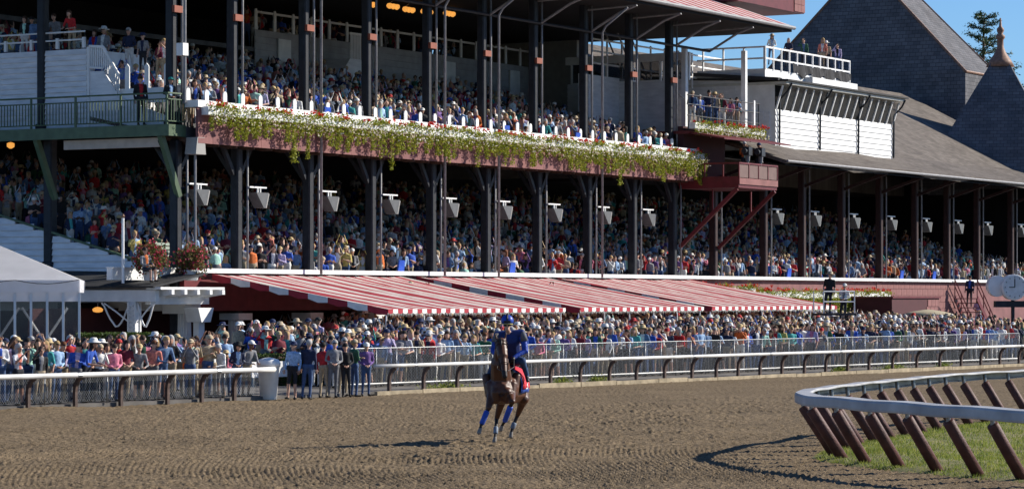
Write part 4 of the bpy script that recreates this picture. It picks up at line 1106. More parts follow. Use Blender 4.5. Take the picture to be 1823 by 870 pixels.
for i, (p, h, lh) in enumerate([('clasp', None, True), ('clap', 'cap', False), ('phone', None, False), ('sit', None, False), ('shade', 'sunhat', True), ('stand', 'cap', False), ('raise', None, True), ('cross', None, False)]):
    m = person_mesh('low', p, h, False, low=True, jacket=i % 2 == 0, long_hair=lh, female=lh, sleeves=i % 2 == 0)
    tris = []; mi = []
    for f, t in zip(m.f, m.m):
        for k in range(1, len(f) - 1): tris.append((f[0], f[k], f[k+1])); mi.append(t)
    LOW.append((p, np.array(m.v, np.float32), np.array(tris, np.int32), np.array(mi, np.int32)))

GR = 'group standing in the rail gap'
POSE_TXT = {'stand': 'standing', 'clasp': 'hands clasped', 'phone': 'holding hands up to the face', 'raise': 'arms raised', 'shade': 'shading the eyes', 'lean': 'leaning forward', 'clap': 'clapping', 'cross': 'arms folded', 'sit': 'seated'}
def pick(d, w=None): return rng.choices(list(d), w)[0]
n_people = 0; used_labels = set()
def add_person(loc, face, where, group, poses=None, top=None, bottom=None, hat='any', hair=None, scale=None, var=None, hatcol=None, skin=None):
    """face: direction (x, y) the person looks"""
    global n_people
    cand = [v for v in VAR if (poses is None or v['pose'] in poses) and (hat == 'any' or v['hat'] == hat)]
    v = var or rng.choices(cand, [.55 if c['hat'] else 1 for c in cand])[0]
    if v['me'] is None:
        m = v['mb']; me = bpy.data.meshes.new('person'); me.from_pydata(m.v, [], m.f)
        for _ in range(8): me.materials.append(None)
        me.polygons.foreach_set('material_index', m.m); me.polygons.foreach_set('use_smooth', [True]*len(m.f)); me.update(); v['me'] = me
    o = bpy.data.objects.new('person', v['me']); C.objects.link(o)
    o.location = loc; o.rotation_euler = (rng.gauss(0, .035), rng.gauss(0, .045), math.atan2(face[1], face[0]) + math.pi/2)
    sc = scale or rng.uniform(.92, 1.07); o.scale = (sc, sc, sc)
    top = top or pick(TP, TPW); bottom = bottom or rng.choices(list(BT), [5, 4, 3, 2, 2])[0]
    hair = hair or rng.choices(list(HR), [5, 4, 3, 4, 1])[0]; hc_ = hatcol or rng.choices(list(HT), [6, 5, 4, 1, 2, 4])[0]; sk = skin or rng.choices(list(SK), [7, 4, 1])[0]
    for i, mt in enumerate((SK[sk], HR[hair], TPM[top], BTM[bottom], SHM, HTM[hc_], GLM, TPM[rng.choices(list(TP), TPW)[0]] if group != GR else TPM[top])):
        o.material_slots[i].link = 'OBJECT'; o.material_slots[i].material = mt
    head = ('%s %s' % (hc_, v['hat'])) if v['hat'] else ('long %s hair' % hair if v['long'] else 'short %s hair' % hair)
    tr_ = {'dark': 'dark trousers', 'jeans': 'jeans', 'khaki': 'khakis', 'white': 'white trousers', 'grey': 'grey trousers'}[bottom]
    forms = ['person in %s top, %s, %s, %s' % (top, head, POSE_TXT[v['pose']], where), 'person in %s top, %s, %s' % (top, head, where),
             'person in %s top and %s, %s' % (top, tr_, where), 'person in %s top, %s, %s' % (top, POSE_TXT[v['pose']], where), 'person in %s top, %s' % (top, where)]
    forms = [f for f in forms if len(f.split()) <= 16]
    lab = next((f for f in forms if f not in used_labels), forms[0]); used_labels.add(lab)
    tag(o, lab, 'person', group); n_people += 1
    return o
PAL = [SK['light'], SK['tan'], SK['brown']] + [HR[k] for k in HR] + [TPM[k] for k in TP] + [BTM[k] for k in BT] + [SHM] + [HTM[k] for k in HT] + [GLM]
iS, iH, iT, iB, iSh, iHt, iG = 0, 3, 8, 28, 33, 34, 40
CV, CF, CM = [], [], []; cvn = 0
def add_crowd(loc, face, poses=None, scale=None):
    global cvn
    cand = [l for l in LOW if poses is None or l[0] in poses]
    p, V, T, mi = cand[rng.randrange(len(cand))]
    sc = scale or rng.uniform(.92, 1.06); a = math.atan2(face[1], face[0]) + math.pi/2; c, s_ = math.cos(a)*sc, math.sin(a)*sc
    W = np.empty_like(V); W[:, 0] = V[:, 0]*c - V[:, 1]*s_ + loc[0]; W[:, 1] = V[:, 0]*s_ + V[:, 1]*c + loc[1]; W[:, 2] = V[:, 2]*sc + loc[2]
    lut = np.array([iS + rng.choices(range(3), [7, 4, 1])[0], iH + rng.choices(range(5), [5, 4, 3, 4, 1])[0], iT + rng.choices(range(20), TPW)[0], iB + rng.choices(range(5), [5, 4, 3, 2, 2])[0], iSh, iHt + rng.choices(range(6), [6, 5, 4, 1, 2, 4])[0], iG, iT + rng.choices(range(20), TPW)[0]])
    CV.append(W); CF.append(T + cvn); CM.append(lut[mi]); cvn += len(V)
def look(loc, jitter=.35):
    """towards the horse, with some spread"""
    d = Vector((-0.5 - loc[0], 62 - loc[1])).normalized(); a = math.atan2(d.y, d.x) + rng.gauss(0, jitter); return (math.cos(a), math.sin(a))

# ================================================================== PEOPLE: where they stand
# --- the officials and guests standing in the gap between the rails
GR = 'group standing in the rail gap'
gap = [(518, 711, 'pale blue', 'dark', 'cap', 'navy', ['stand'], 'with dark trousers in the rail gap', 1.0, (-.3, -1)),
       (545, 711, 'navy', 'jeans', None, None, ['stand'], 'seen from behind in blue shorts in the rail gap', 1.04, (.2, 1)),
       (577, 708, 'red', 'khaki', None, None, ['stand'], 'seen from behind in khaki shorts in the rail gap', .98, (.5, 1)),
       (591, 708, 'grey', 'grey', None, None, ['clasp'], 'grey vest and sunglasses in the rail gap', 1.02, (.2, -1)),
       (610, 705, 'navy', 'khaki', None, None, ['clasp'], 'behind the black shirted one in the rail gap', 1.05, (.3, -1)),
       (617, 707, 'black', 'dark', None, None, ['clasp'], 'black shirt and trousers in the rail gap', .96, (.2, -1)),
       (632, 706, 'green', 'jeans', 'cap', 'tan', ['cross'], 'dark green jacket and jeans in the rail gap', 1.02, (.8, .5)),
       (651, 705, 'purple', 'jeans', 'cap', 'grey' if 'grey' in HT else 'white', ['clasp'], 'purple jacket beside the long rail end', .96, (.3, -1))]
for px, py, top, bot, hat, hcol, poses, where, sc, face in gap:
    cand = [v for v in VAR if v['pose'] in poses and v['hat'] == hat and not v['long']]
    p = G(px, py)
    add_person((p.x, p.y, .0), face, where, GR, var=cand[0] if cand else None, top=top, bottom=bot, hatcol=hcol, scale=sc, hair='grey' if top in ('navy', 'grey') else None, poses=poses)

# --- crowd at the shorter rail
sa, sb = rail_s(-25), rail_s(468)
q = sa
nL = 0
short_posts = sorted(rail_s(px) for px in [50, 134, 215, 298, 359, 417])
def ordinal(n): return names_ord[n] if n < len(names_ord) else '%dth' % (n + 1)
def near_post(sv, posts, rev=False):
    k = min(range(len(posts)), key=lambda i: abs(posts[i] - sv)); return ordinal(len(posts) - 1 - k if rev else k)
while q < sb:
    for row, off in enumerate((.42, .95, 1.5)):
        if row and rng.random() < .12: continue
        sv = q + rng.uniform(-.12, .12) + row*.2; o_ = off + rng.uniform(-.08, .1)
        if sv > sb + .2: continue
        p = rail(sv, o_, apron_z(o_))
        kid = rng.random() < .08
        add_person(p, look(p, .3), '%s of short rail by %s post' % (['front', 'second row', 'third row'][row], near_post(sv, short_posts, True)), 'spectators at the short white rail',
                   poses=['lean', 'phone', 'clasp', 'shade', 'clap'] if row == 0 else ['phone', 'stand', 'shade', 'clasp', 'raise'], scale=rng.uniform(.68, .8) if kid else None)
    for row, off in enumerate((2.1, 2.7, 3.4)):
        if rng.random() < .4:
            p = rail(q + rng.uniform(-.2, .2), off + rng.uniform(-.2, .2), apron_z(off)); add_crowd(p, look(p))
    q += rng.uniform(.44, .60)
# --- crowd behind the chain link fence
sa, sb = rail_s(668), rail_s(1960)
q = sa
long_posts = [rail_s(px) for px in right_posts]
while q < sb:
    o_ = 1.85 + rng.uniform(-.06, .1)
    p = rail(q, o_, apron_z(o_))
    if q > rail_s(1830): add_crowd(p, look(p))
    else: add_person(p, look(p, .3), 'behind fence by %s long rail post' % near_post(q, long_posts), 'spectators along the chain link fence', poses=['lean', 'phone', 'clasp', 'shade', 'stand', 'cross'])
    for row in range(9):
        if row > 5 and rng.random() < .35: continue
        o2 = 2.4 + row*.58 + rng.uniform(-.15, .15); sv = q + rng.uniform(-.25, .25)
        p = rail(sv, o2, apron_z(o2) + (.12 if row > 4 else 0))
        add_crowd(p, look(p))
    if q > rail_s(1150):
        for row in range(14):
            if rng.random() < .4: continue
            o2 = 7.8 + row*.75 + rng.uniform(-.3, .3); p = rail(q + rng.uniform(-.3, .3), o2, apron_z(o2)); add_crowd(p, look(p))
    q += rng.uniform(.46, .58)
# a few head and shoulders above the awnings, by the stairs through them
for px, py in ((735, 505), (762, 512), (802, 512), (978, 500), (1052, 512), (1163, 533)):
    w_ = -1.6; u = U(px, w_); z = Zp(py, u, w_) - 1.78
    add_person(Wd(u, w_, z), look(Wd(u, w_)), 'rising above the striped awnings', 'people above the awnings', poses=['phone', 'shade', 'raise', 'stand'])
# --- lower deck
def deck_z(w): return 3.35 + RAKE * max(0, math.floor(w - .25))
q = u0 + .5
k = 0
colnear = [u0] + COLU
while q < uE + 52:
    first_ = q < U(1800, 0)
    p = Wd(q, .75, deck_z(.75))
    d = min(abs(q - c) for c in COLU + COL2U)
    if first_ and d > .3 and k % 5 < 2:
        kk = min(range(len(COLU + COL2U)), key=lambda i: abs((COLU + COL2U)[i] - q))
        add_person(p, look(p, .4), 'lower deck front row by its %s column' % ordinal(kk), 'front row of the lower deck', poses=['phone', 'clap', 'sit', 'shade', 'stand', 'clasp'])
    else: add_crowd(p, look(p))
    for row in range(1, 16):
        if rng.random() < (.14 if row < 5 else .26): continue
        w_ = .75 + row + rng.uniform(-.2, .2); uu = max(u0 + .75, q + rng.uniform(-.28, .28))
        z = deck_z(w_) - (rng.uniform(.0, .35) if rng.random() < .5 else 0)
        pp = Wd(uu, w_, z); add_crowd(pp, look(pp, .4))
    k += 1
    q += rng.uniform(.55, .66)
# --- upper deck
q = u0 + .45; k = 0
while q < uE - .2:
    d = min(abs(q - c) for c in COLU)
    p = Wd(q, .62, UZ + .05)
    if d > .25:
        kk = min(range(len(COLU)), key=lambda i: abs(COLU[i] - q))
        if k % 2 == 0: add_person(p, look(p, .4), 'balcony front row by its %s column' % ordinal(kk), 'front row of the balcony', poses=['phone', 'clap', 'sit', 'shade', 'stand', 'clasp', 'lean'])
        else: add_crowd(p, look(p))
    for row in range(1, 12):
        if rng.random() < .14: continue
        w_ = .62 + row + rng.uniform(-.2, .2); uu = max(u0 + .75, q + rng.uniform(-.28, .28))
        z = UZ + .27*math.floor(w_) - (rng.uniform(0, .3) if rng.random() < .5 else 0)
        pp = Wd(uu, w_, z); add_crowd(pp, look(pp, .4))
    if mezz0 < q < mezz1 and rng.random() < .6: pp = Wd(q, 12.7, 14.4); add_crowd(pp, look(pp))
    k += 1; q += rng.uniform(.5, .6)
# left end: people on the raised block, the stairs and the green balcony
for px, w_off, z, top, where in ((45, .6, 0, 'black', 'leaning over the white block rail'), (62, .7, 0, 'denim blue', 'beside the dark post on the white block'), (128, .5, .1, 'red', 'on the white block, bulky red jacket'), (100, .9, 0, 'grey', 'on the white block behind the red jacket')):
    w_ = Wp(px, u0 + w_off); p = Wd(u0 + w_off, w_, zb2 - .35 + z)
    add_person(p, (-.4, -1), where, 'people on the raised white block', poses=['lean', 'stand'], top=top)
for px, py, top, where in ((165, 50, 'royal blue', 'on the steps by the white balustrade'), (180, 55, 'grey', 'on the steps by the white balustrade'), (232, 55, 'navy', 'in suit jacket behind the balcony steps'), (255, 55, 'grey', 'behind the balcony steps'), (283, 72, 'maroon', 'behind the balcony steps'), (297, 70, 'pink', 'behind the balcony steps')):
    u = u0 + 1.6; w_ = Wp(px, u); z = Zp(py, u, w_) - 1.72; p = Wd(u, w_, z); add_person(p, (-.3, -1), where, 'people by the end steps', poses=['stand', 'phone', 'clasp'], top=top)
p = Wd(gb + .5, Wp(252, gb + .5), zfl); add_person(p, (.5, -1), 'with a bag on the green balcony', None, poses=['stand'], top='black', bottom='dark', scale=1.05)
p = Wd(gb + .45, Wp(300, gb + .45), zfl); add_person(p, (.6, -.8), 'at the green balcony corner', None, hatcol='teal', var=[v for v in VAR if v['pose'] == 'clasp' and v['hat'] == 'cap'][0], top='black', bottom='dark', scale=1.0)
# terrace, corner balcony and camera platform
ttx = U(1362, 2.2)
for px, top, hat in ((1372, 'white', None), (1402, 'navy', None), (1432, 'green', 'cap'), (1462, 'coral', None), (1474, 'tan', None), (1490, 'lavender', 'cap')):
    w_ = 2.4 if px < 1440 else 1.9; u = U(px, w_); p = Wd(u, w_, tz + .62)
    add_person(p, look(p, .2), 'on the railed roof terrace', 'people on the roof terrace', poses=['stand', 'clasp', 'shade'], top=top)
for px in (1232, 1246, 1260, 1272, 1286, 1298, 1310, 1322):
    w_ = rng.uniform(.1, .5); u = U(px, w_); p = Wd(u, w_, zc + .3)
    add_person(p, look(p, .3), 'on the small corner balcony', 'people on the corner balcony', poses=['stand', 'clap', 'clasp', 'phone', 'shade'])
for px, w_, top in ((1326, -2.2, 'orange'), (1349, -2.3, 'black')):
    u = U(px, w_); p = Wd(u, w_, zp_ + .45); add_person(p, (.2, -1), 'operating a camera on the maroon platform', 'camera operators', poses=['phone'], top=top, bottom='dark')
    t = empty('broadcast_camera', p + Vector((.1, -.5, 0)), R(-20), 'black broadcast camera on a pedestal before the %s clad operator' % top, 'camera')
    MB().box((-.16, -.35, 1.15), (.16, .3, 1.55)).build('camera_body', K['column'], t); MB().lathe([(.1, 0), (.13, .3)], (0, 0, .85), 10).build('pan_head', K['pipe'], t)
    MB().tube([(0, -.33, 1.35), (0, -.7, 1.33)], [.10, .13], 10).build('lens', K['column'], t); MB().tube([(0, 0, 0), (0, 0, .9)], .07, 8).build('pedestal', K['pipe'], t)
# end room people
for px in (1082, 1162):
    w_ = 1.5; u = U(px, w_) ; p = Wd(u, w_, 9.4 if px > 1100 else 9.9); add_person(p, look(p), 'by the white end room of the balcony', 'people by the end room', poses=['phone', 'stand'])
crowd = link('crowd', fast_mesh('crowd', np.concatenate(CV), np.concatenate(CF), PAL, np.concatenate(CM), smooth=True), kind='stuff')
tag(crowd, 'dense crowd of race goers filling both decks and the apron', 'crowd')
print('PEOPLE', n_people, 'crowd', len(CV), 'tris', sum(len(x) for x in CF))

# blue covered chairs in the front rows
def chair(p, face, where):
    t = empty('folding_chair', p, math.atan2(face[1], face[0]) + math.pi/2, 'folding chair under a blue cover, ' + where, 'chair', 'blue covered chairs')
    MB().box((-.22, -.22, .42), (.22, .2, .46)).build('seat', K['column'], t)
    MB().add([(-.25, .2, .3), (.25, .2, .3), (.23, .3, .98), (-.23, .3, .98), (-.25, .26, .3), (.25, .26, .3), (.21, .34, .96), (-.21, .34, .96)], [(0,1,2,3),(7,6,5,4),(0,4,5,1),(1,5,6,2),(2,6,7,3),(3,7,4,0)]).build('blue_cover', K['blue_cover'], t)
    for sx in (-.2, .2):
        MB().tube([(sx, -.2, 0), (sx, .1, .44)], .014, 5).build('leg', K['column'], t); MB().tube([(sx, .25, 0), (sx, .0, .44)], .014, 5).build('leg', K['column'], t)
for deck, zf, nm in ((0, lambda w: deck_z(w), 'lower deck'), (1, lambda w: UZ + .27*math.floor(w), 'balcony')):
    allc = COLU + (COL2U if deck == 0 else [])
    for i, c in enumerate(allc[:-1]):
        for j in range(1):
            w_ = rng.choice([.5, 1.45, 1.5]); u = c + rng.uniform(.7, 3.8); p = Wd(u, w_, zf(w_) + .3)
            a = Wd(0, 0) - Wd(0, 1); chair(p, (-a.x, -a.y), '%s bay after its %s column' % (nm, ordinal(i)))

# ================================================================== HORSE AND RIDER
HS = 84.2; HB = Vector(((895 - CX) / HS, F / HS, 0))
def hp(px, py, y): return ((px - 895) / HS * (1 + y / 61.5), y, EYE + (HY - py) / HS * (1 + y / 61.5))
COAT, POINT, HOOF = 0, 1, 2
hparts = [
    (COAT, hp(892, 694, .06), hp(894, 692, .25), .27, .31, (.98, 1, 1.12)),
    (COAT, hp(896, 693, .25), hp(913, 692, 1.1), .32, .32, (.98, 1, 1.08)),
    (COAT, hp(916, 684, 1.3), hp(923, 680, 1.65), .29, .25, (1, 1, 1.05)),
    (COAT, hp(897, 662, .35), hp(906, 664, .95), .12, .14),
    (COAT, hp(875, 688, .10), hp(876, 705, .02), .15, .12), (COAT, hp(910, 687, .10), hp(909, 703, .02), .15, .12), (COAT, hp(884, 700, -.12), hp(883, 710, -.10), .13, .11), (COAT, hp(902, 699, -.12), hp(902, 709, -.10), .13, .11), (COAT, hp(866, 672, .45), hp(873, 700, .35), .10, .13), (COAT, hp(919, 670, .45), hp(913, 700, .35), .10, .13),
    (COAT, hp(893, 678, .14), hp(890, 648, -.05), .29, .23, (.9, 1, 1)), (COAT, hp(890, 648, -.05), hp(890, 618, -.24), .21, .12, (.9, 1, 1)),
    (COAT, hp(892, 611, -.36), hp(895, 632, -.55), .13, .118, (1.0, 1, 1)), (COAT, hp(895, 634, -.56), hp(898, 660, -.74), .098, .062),
    (POINT, hp(898, 662, -.75), hp(899, 669, -.77), .066, .060), (COAT, hp(892, 626, -.38), hp(895, 642, -.50), .12, .085, (1, 1, 1)), (POINT, hp(886, 622, -.50), hp(886, 623, -.50), .028, .026), (POINT, hp(902, 622, -.50), hp(902, 623, -.50), .028, .026),
    (COAT, hp(885, 609, -.30), hp(882, 594, -.31), .042, .014), (COAT, hp(898, 608, -.30), hp(901, 593, -.31), .042, .014),
    # fore legs
    (COAT, hp(876, 700, .06), hp(870, 725, -.26), .13, .066), (POINT, hp(870, 725, -.26), hp(858, 753, -.34), .05, .036), (POINT, hp(858, 753, -.34), hp(855, 762, -.38), .038, .036), (HOOF, hp(855, 763, -.38), hp(853, 769, -.40), .042, .054),
    (COAT, hp(908, 700, .06), hp(912, 714, -.38), .13, .07), (POINT, hp(912, 715, -.38), hp(899, 748, -.18), .052, .036), (POINT, hp(899, 748, -.18), hp(894, 757, -.08), .038, .036), (HOOF, hp(894, 758, -.08), hp(892, 764, -.05), .042, .052),
    # hind legs
    (COAT, hp(906, 690, 1.45), hp(893, 712, 1.1), .19, .12), (COAT, hp(893, 712, 1.1), hp(884, 744, 1.2), .115, .055), (POINT, hp(884, 744, 1.2), hp(882, 770, .98), .048, .036), (POINT, hp(882, 770, .98), hp(881, 778, .92), .038, .036), (HOOF, hp(881, 779, .92), hp(880, 785, .90), .043, .052),
    (COAT, hp(925, 688, 1.5), hp(932, 710, 1.2), .19, .12), (COAT, hp(932, 710, 1.2), hp(921, 738, 1.5), .115, .055), (POINT, hp(921, 738, 1.5), hp(912, 761, 1.45), .048, .036), (POINT, hp(912, 761, 1.45), hp(910, 769, 1.42), .038, .036), (HOOF, hp(910, 770, 1.42), hp(909, 776, 1.40), .043, .052),
]
K['coat'] = mat('bay_horse_coat', (.07, .023, .010), .45, .3, 4.0, .15, 12, spec=.35, col2=(.11, .038, .015))
K['points'] = mat('dark_horse_points', (.016, .010, .008), .5, .2, 6.0)
K['hoof'] = mat('grey_hoof', (.20, .18, .16), .5, .2, 10.0)
horse = empty('race_horse', HB, 0, 'bay horse galloping along the track with blue leg wraps and red saddle cloth', 'horse')
V, faces, tg = grow('horse', hparts, .016, 4)
m = MB(); m.v = [tuple(v) for v in V]; m.f = faces; m.m = [int(t) for t in tg]
m.build('body', [K['coat'], K['points'], K['hoof']], horse, smooth=True)
K['wrap_blue'] = mat('blue_leg_wrap', (.02, .07, .38), .5, .2, 12.0, .2, 60)
K['wrap_grey'] = mat('grey_leg_wrap', (.16, .20, .26), .6, .2, 12.0)
def lerp3(a, b, t): return tuple(a[i] + (b[i] - a[i])*t for i in range(3))
for a, b, r0, r1, mt in ((hp(870, 725, -.26), hp(858, 753, -.34), .062, .055, 'wrap_blue'), (hp(912, 715, -.38), hp(899, 748, -.18), .064, .055, 'wrap_blue'), (hp(921, 738, 1.5), hp(912, 761, 1.45), .055, .052, 'wrap_grey'), (hp(884, 744, 1.2), hp(882, 770, .98), .052, .05, 'wrap_grey')):
    f0 = .22 if mt == 'wrap_blue' else .6
    MB().tube([lerp3(a, b, f0), lerp3(a, b, f0 + .05), lerp3(a, b, .6 if f0 < .5 else .8), lerp3(a, b, 1.02), lerp3(a, b, 1.06)], [r0*.8, r0, (r0+r1)/2, r1, r1*.8], 12).build('leg_wrap', K[mt], horse, smooth=True)
# saddle cloth with number, saddle, bridle, reins, tail, forelock
def cloth(y0, y1, ang0, ang1, rx, rz, dz, mt, name, th=.012):
    m = MB(); n = 20; ny_ = 8
    for j in range(ny_ + 1):
        y = y0 + (y1 - y0)*j/ny_; cx_ = (904 - 895)/HS + (y - .6)*.2; cz = hp(900, 690, 0)[2]
        for i in range(n + 1):
            a = R(ang0 + (ang1 - ang0)*i/n); fl = 1 + .03*math.sin(i*.9 + j)
            m.v.append((cx_ + rx*fl*math.sin(a), y, cz + rz*math.cos(a) + dz))
    m.f = [(j*(n+1)+i, j*(n+1)+i+1, (j+1)*(n+1)+i+1, (j+1)*(n+1)+i) for j in range(ny_) for i in range(n)]; m.m = [0]*len(m.f)
    o = m.build(name, K[mt], horse, smooth=True); so = o.modifiers.new('s', 'SOLIDIFY'); so.thickness = th; return o
K['cloth_red'] = mat('red_saddle_cloth', (.50, .015, .03), .7, .15, 10.0)
K['cloth_blue'] = mat('blue_under_cloth', (.02, .06, .30), .7, .2, 10.0)
cloth(.42, 1.18, -112, 112, .345, .40, .02, 'cloth_blue', 'under_cloth')
rc = cloth(.46, 1.10, -98, 98, .37, .42, .02, 'cloth_red', 'saddle_cloth')
cu = bpy.data.curves.new('number', 'FONT'); cu.body = '3'; cu.size = .26; cu.extrude = .004
to = bpy.data.objects.new('tmp_text', cu); C.objects.link(to)
tm = bpy.data.meshes.new_from_object(to.evaluated_get(bpy.context.evaluated_depsgraph_get())); bpy.data.objects.remove(to)
tm.materials.clear(); tm.materials.append(K['white'])
for sx in (1, -1):
    no = link('number', tm, rc); no.location = (.09 + sx*.40, .50 if sx > 0 else .80, hp(900, 690, 0)[2] - .04); no.rotation_euler = (R(90), 0, R(64 if sx > 0 else -90))
MB().lathe([(.17, 0), (.2, .06), (.16, .1), (.05, .12)], (.13, .72, hp(900, 650, 0)[2] + .0), 12).build('saddle', K['points'], horse, smooth=True)
br = MB()
def ring(a, b, t, r_, th=.008):
    c = Vector(lerp3(a, b, t)); d = (Vector(b) - Vector(a)).normalized(); e = d.orthogonal().normalized(); f = d.cross(e)
    br.tube([c + (e*math.cos(k*math.pi/6) + f*math.sin(k*math.pi/6))*r_ for k in range(13)], th, 5)
hA, hM, hZ = hp(892, 611, -.36), hp(895, 634, -.56), hp(898, 660, -.74)
ring(hA, hM, .25, .13); ring(hM, hZ, .55, .098); ring(hA, hM, .02, .135)
for sx in (-1, 1): br.tube([(hA[0] + sx*.10, hA[1], hA[2]), (hM[0] + sx*.092, hM[1], hM[2]), (hZ[0] + sx*.07, hZ[1], hZ[2])], .009, 5)
br.build('bridle', K['points'], horse)
wl_, wr_ = hp(889, 640, -.02), hp(915, 636, .0)
rn = MB()
for w_, sx in ((wl_, -1), (wr_, 1)): rn.tube([(hZ[0] + sx*.07, hZ[1], hZ[2]), ((hZ[0] + w_[0])/2 + sx*.1, (hZ[1] + w_[1])/2, (hZ[2] + w_[2])/2 - .06), w_], .008, 5)
rn.build('reins', K['points'], horse)
MB().tube([hp(923, 676, 1.85), hp(927, 682, 2.05), hp(926, 705, 2.15), hp(922, 735, 2.1)], [.05, .07, .08, .01], 8).build('tail', K['points'], horse, smooth=True)
MB().tube([hp(891, 602, -.38), hp(892, 608, -.48), hp(893, 616, -.58)], [.03, .03, .006], 6).build('forelock', K['points'], horse, smooth=True)
MB().tube([hp(884, 668, .1), hp(880, 695, -.15), hp(893, 705, -.27), hp(905, 695, -.15), hp(903, 668, .1)], .013, 6).build('breast_strap', K['points'], horse)

jockey = empty('person', HB + Vector((0, .5, 0)), 0, 'rider in royal blue jacket and helmet crouched on the galloping bay horse', 'person')
def jp(px, py, y): a = hp(px, py, y); return (a[0], a[1] - .5, a[2])
JS, JV, JB, JJ, JD = range(5)
jparts = [
    (JV, jp(906, 606, .28), jp(908, 622, .45), .20, .175, (1.3, .9, 1)), (JV, jp(908, 622, .45), jp(911, 642, .8), .15, .14, (1.1, 1, 1)),
    (JV, jp(886, 596, .25), jp(928, 593, .25), .095, .095), (JS, jp(905, 592, .2), jp(903, 584, .08), .055, .055),
    (JS, jp(903, 577, .02), jp(903, 576, .02), .098, .098, (.86, .98, 1.14)), (JS, jp(903, 585, -.04), jp(903, 586, -.045), .05, .045), (JS, jp(903, 578, -.085), jp(903, 580, -.095), .014, .018),
    (JB, jp(884, 600, .25), jp(878, 624, .16), .088, .07), (JB, jp(878, 624, .16), jp(889, 640, -.02), .066, .046), (JD, jp(889, 640, -.02), jp(890, 643, -.07), .04, .042),
    (JB, jp(931, 598, .25), jp(935, 624, .16), .088, .07), (JB, jp(935, 624, .16), jp(915, 636, .0), .066, .046), (JD, jp(915, 636, .0), jp(913, 639, -.05), .04, .042),
    (JJ, jp(905, 642, .82), jp(881, 646, .30), .125, .085), (JJ, jp(881, 646, .30), jp(868, 672, .62), .08, .055), (JD, jp(868, 674, .62), jp(866, 680, .46), .05, .042),
    (JJ, jp(918, 642, .82), jp(930, 642, .30), .125, .085), (JJ, jp(930, 642, .30), jp(938, 668, .66), .08, .055), (JD, jp(938, 670, .66), jp(939, 677, .50), .05, .042),
]
V, faces, tg = grow('jockey', jparts, .017, 3)
m = MB(); m.v = [tuple(v) for v in V]; m.f = faces; m.m = [int(t) for t in tg]
for wr, d in ((jp(890, 643, -.07), (.2, -.6, -.5)), (jp(913, 639, -.05), (-.2, -.6, -.5))):
    dd = Vector(d).normalized(); sd_ = Vector((1, 0, 0))
    for k in range(4):
        a = Vector(wr) + sd_*(.028 - .019*k); m.tube([a, a + dd*.035, a + dd*.04 + Vector((0, .03, -.02))], [.012, .011, .009], 5, JD)
    a = Vector(wr) + sd_*(-.035 if d[0] > 0 else .035); m.tube([a, a + dd*.04 + Vector((0, 0, .02))], [.013, .010], 5, JD)
m.build('body', [SK['light'], mat('navy_blue_vest', (.010, .026, .13), .6, .2, 8.0), mat('royal_blue_sleeve', (.014, .055, .34), .55, .3, 12.0, .5, 18), mat('riding_jeans', (.03, .065, .15), .8, .25, 14.0), mat('black_glove_leather', (.015, .016, .02), .5)], jockey, smooth=True)
hc = Vector(jp(903, 573, .03))
he = MB().lathe([(.125, -.03), (.135, .02), (.128, .07), (.10, .12), (.055, .15), (.012, .158)], hc, 18).build('helmet', mat('blue_helmet_cover', (.014, .05, .34), .4, .1, 8.0), jockey, smooth=True)
MB().tube([hc + Vector((0, -.137*math.cos(t), .158*math.sin(t) + .0)) for t in [k*math.pi/12 for k in range(1, 12)]], .022, 6).build('helmet_stripe', K['points'], he, smooth=True)
MB().box(hc + Vector((-.07, -.15, -.015)), hc + Vector((.07, -.125, .03))).build('helmet_badge', K['points'], he)
mb_ = MB(); pts_ = [(.12*math.cos(R(a)), -.06 - .15*abs(math.sin(R(a)))) for a in range(180, 361, 20)]
mb_.prism([(hc.x + x, hc.y + y) for x, y in pts_], 2, hc.z - .045, hc.z - .03); mb_.build('visor', mat('tan_visor', (.42, .36, .12), .6), he)
MB().box(hc + Vector((-.08, -.105, -.085)), hc + Vector((.08, -.075, -.045))).build('sunglasses', GLM, jockey)
for px, py in ((883, 599), (932, 597)):
    a = Vector(jp(px, py - 2, .2)); MB().tube([a + Vector(((-.02 if px > 900 else .02), 0, .05)), a + Vector(((.02 if px > 900 else -.02), -.02, -.14))], [.05, .082], 12).build('shoulder_pad', mat('grey_pad', (.12, .12, .13), .8) if px < 900 else bpy.data.materials['grey_pad'], jockey, smooth=True)

# ================================================================== WHITE PORCH at the end of the stand
pc = U(272, -1.0); pe = U(386, -1.0)
porch = fthing('porch', pc, -1.0, 0, 'white timber porch with black roof, lattice post and exposed rafters', 'porch')
PW = pe - pc; pu_ = u0 - pc
zev = 3.50
m = MB().add([(-.1, -.1, zev), (-.1, 16, zev), (pu_ - .05, 16, 4.25), (pu_ - .05, -.1, 4.0)], [(0, 3, 2, 1)])
o = m.build('porch_roof', K['tarblack'], porch); so = o.modifiers.new('s', 'SOLIDIFY'); so.thickness = .06; so.offset = -1
MB().box((0, -.35, zev - .12), (PW, .3, zev - .03)).build('eave_board', K['white'], porch)
MB().box((.1, -.05, 2.95), (.32, 16, zev - .14)).build('side_beam', K['white'], porch)
MB().box((.33, .35, 2.85), (PW, .6, 3.3)).build('front_beam', K['white'], porch)
for k in range(5):
    x = .45 + k*(PW - .8)/4
    MB().add([(x, -.5, 3.2), (x + .16, -.5, 3.2), (x + .16, -.5, 3.37), (x, -.5, 3.37), (x, 1.6, 2.9), (x + .16, 1.6, 2.9), (x + .16, 1.6, 3.37), (x, 1.6, 3.37)], [(0,1,2,3),(7,6,5,4),(0,4,5,1),(1,5,6,2),(2,6,7,3),(3,7,4,0)]).build('rafter', K['white'], porch)
wl0 = Wp(245, pc + .2) + 1.0
lp = MB()
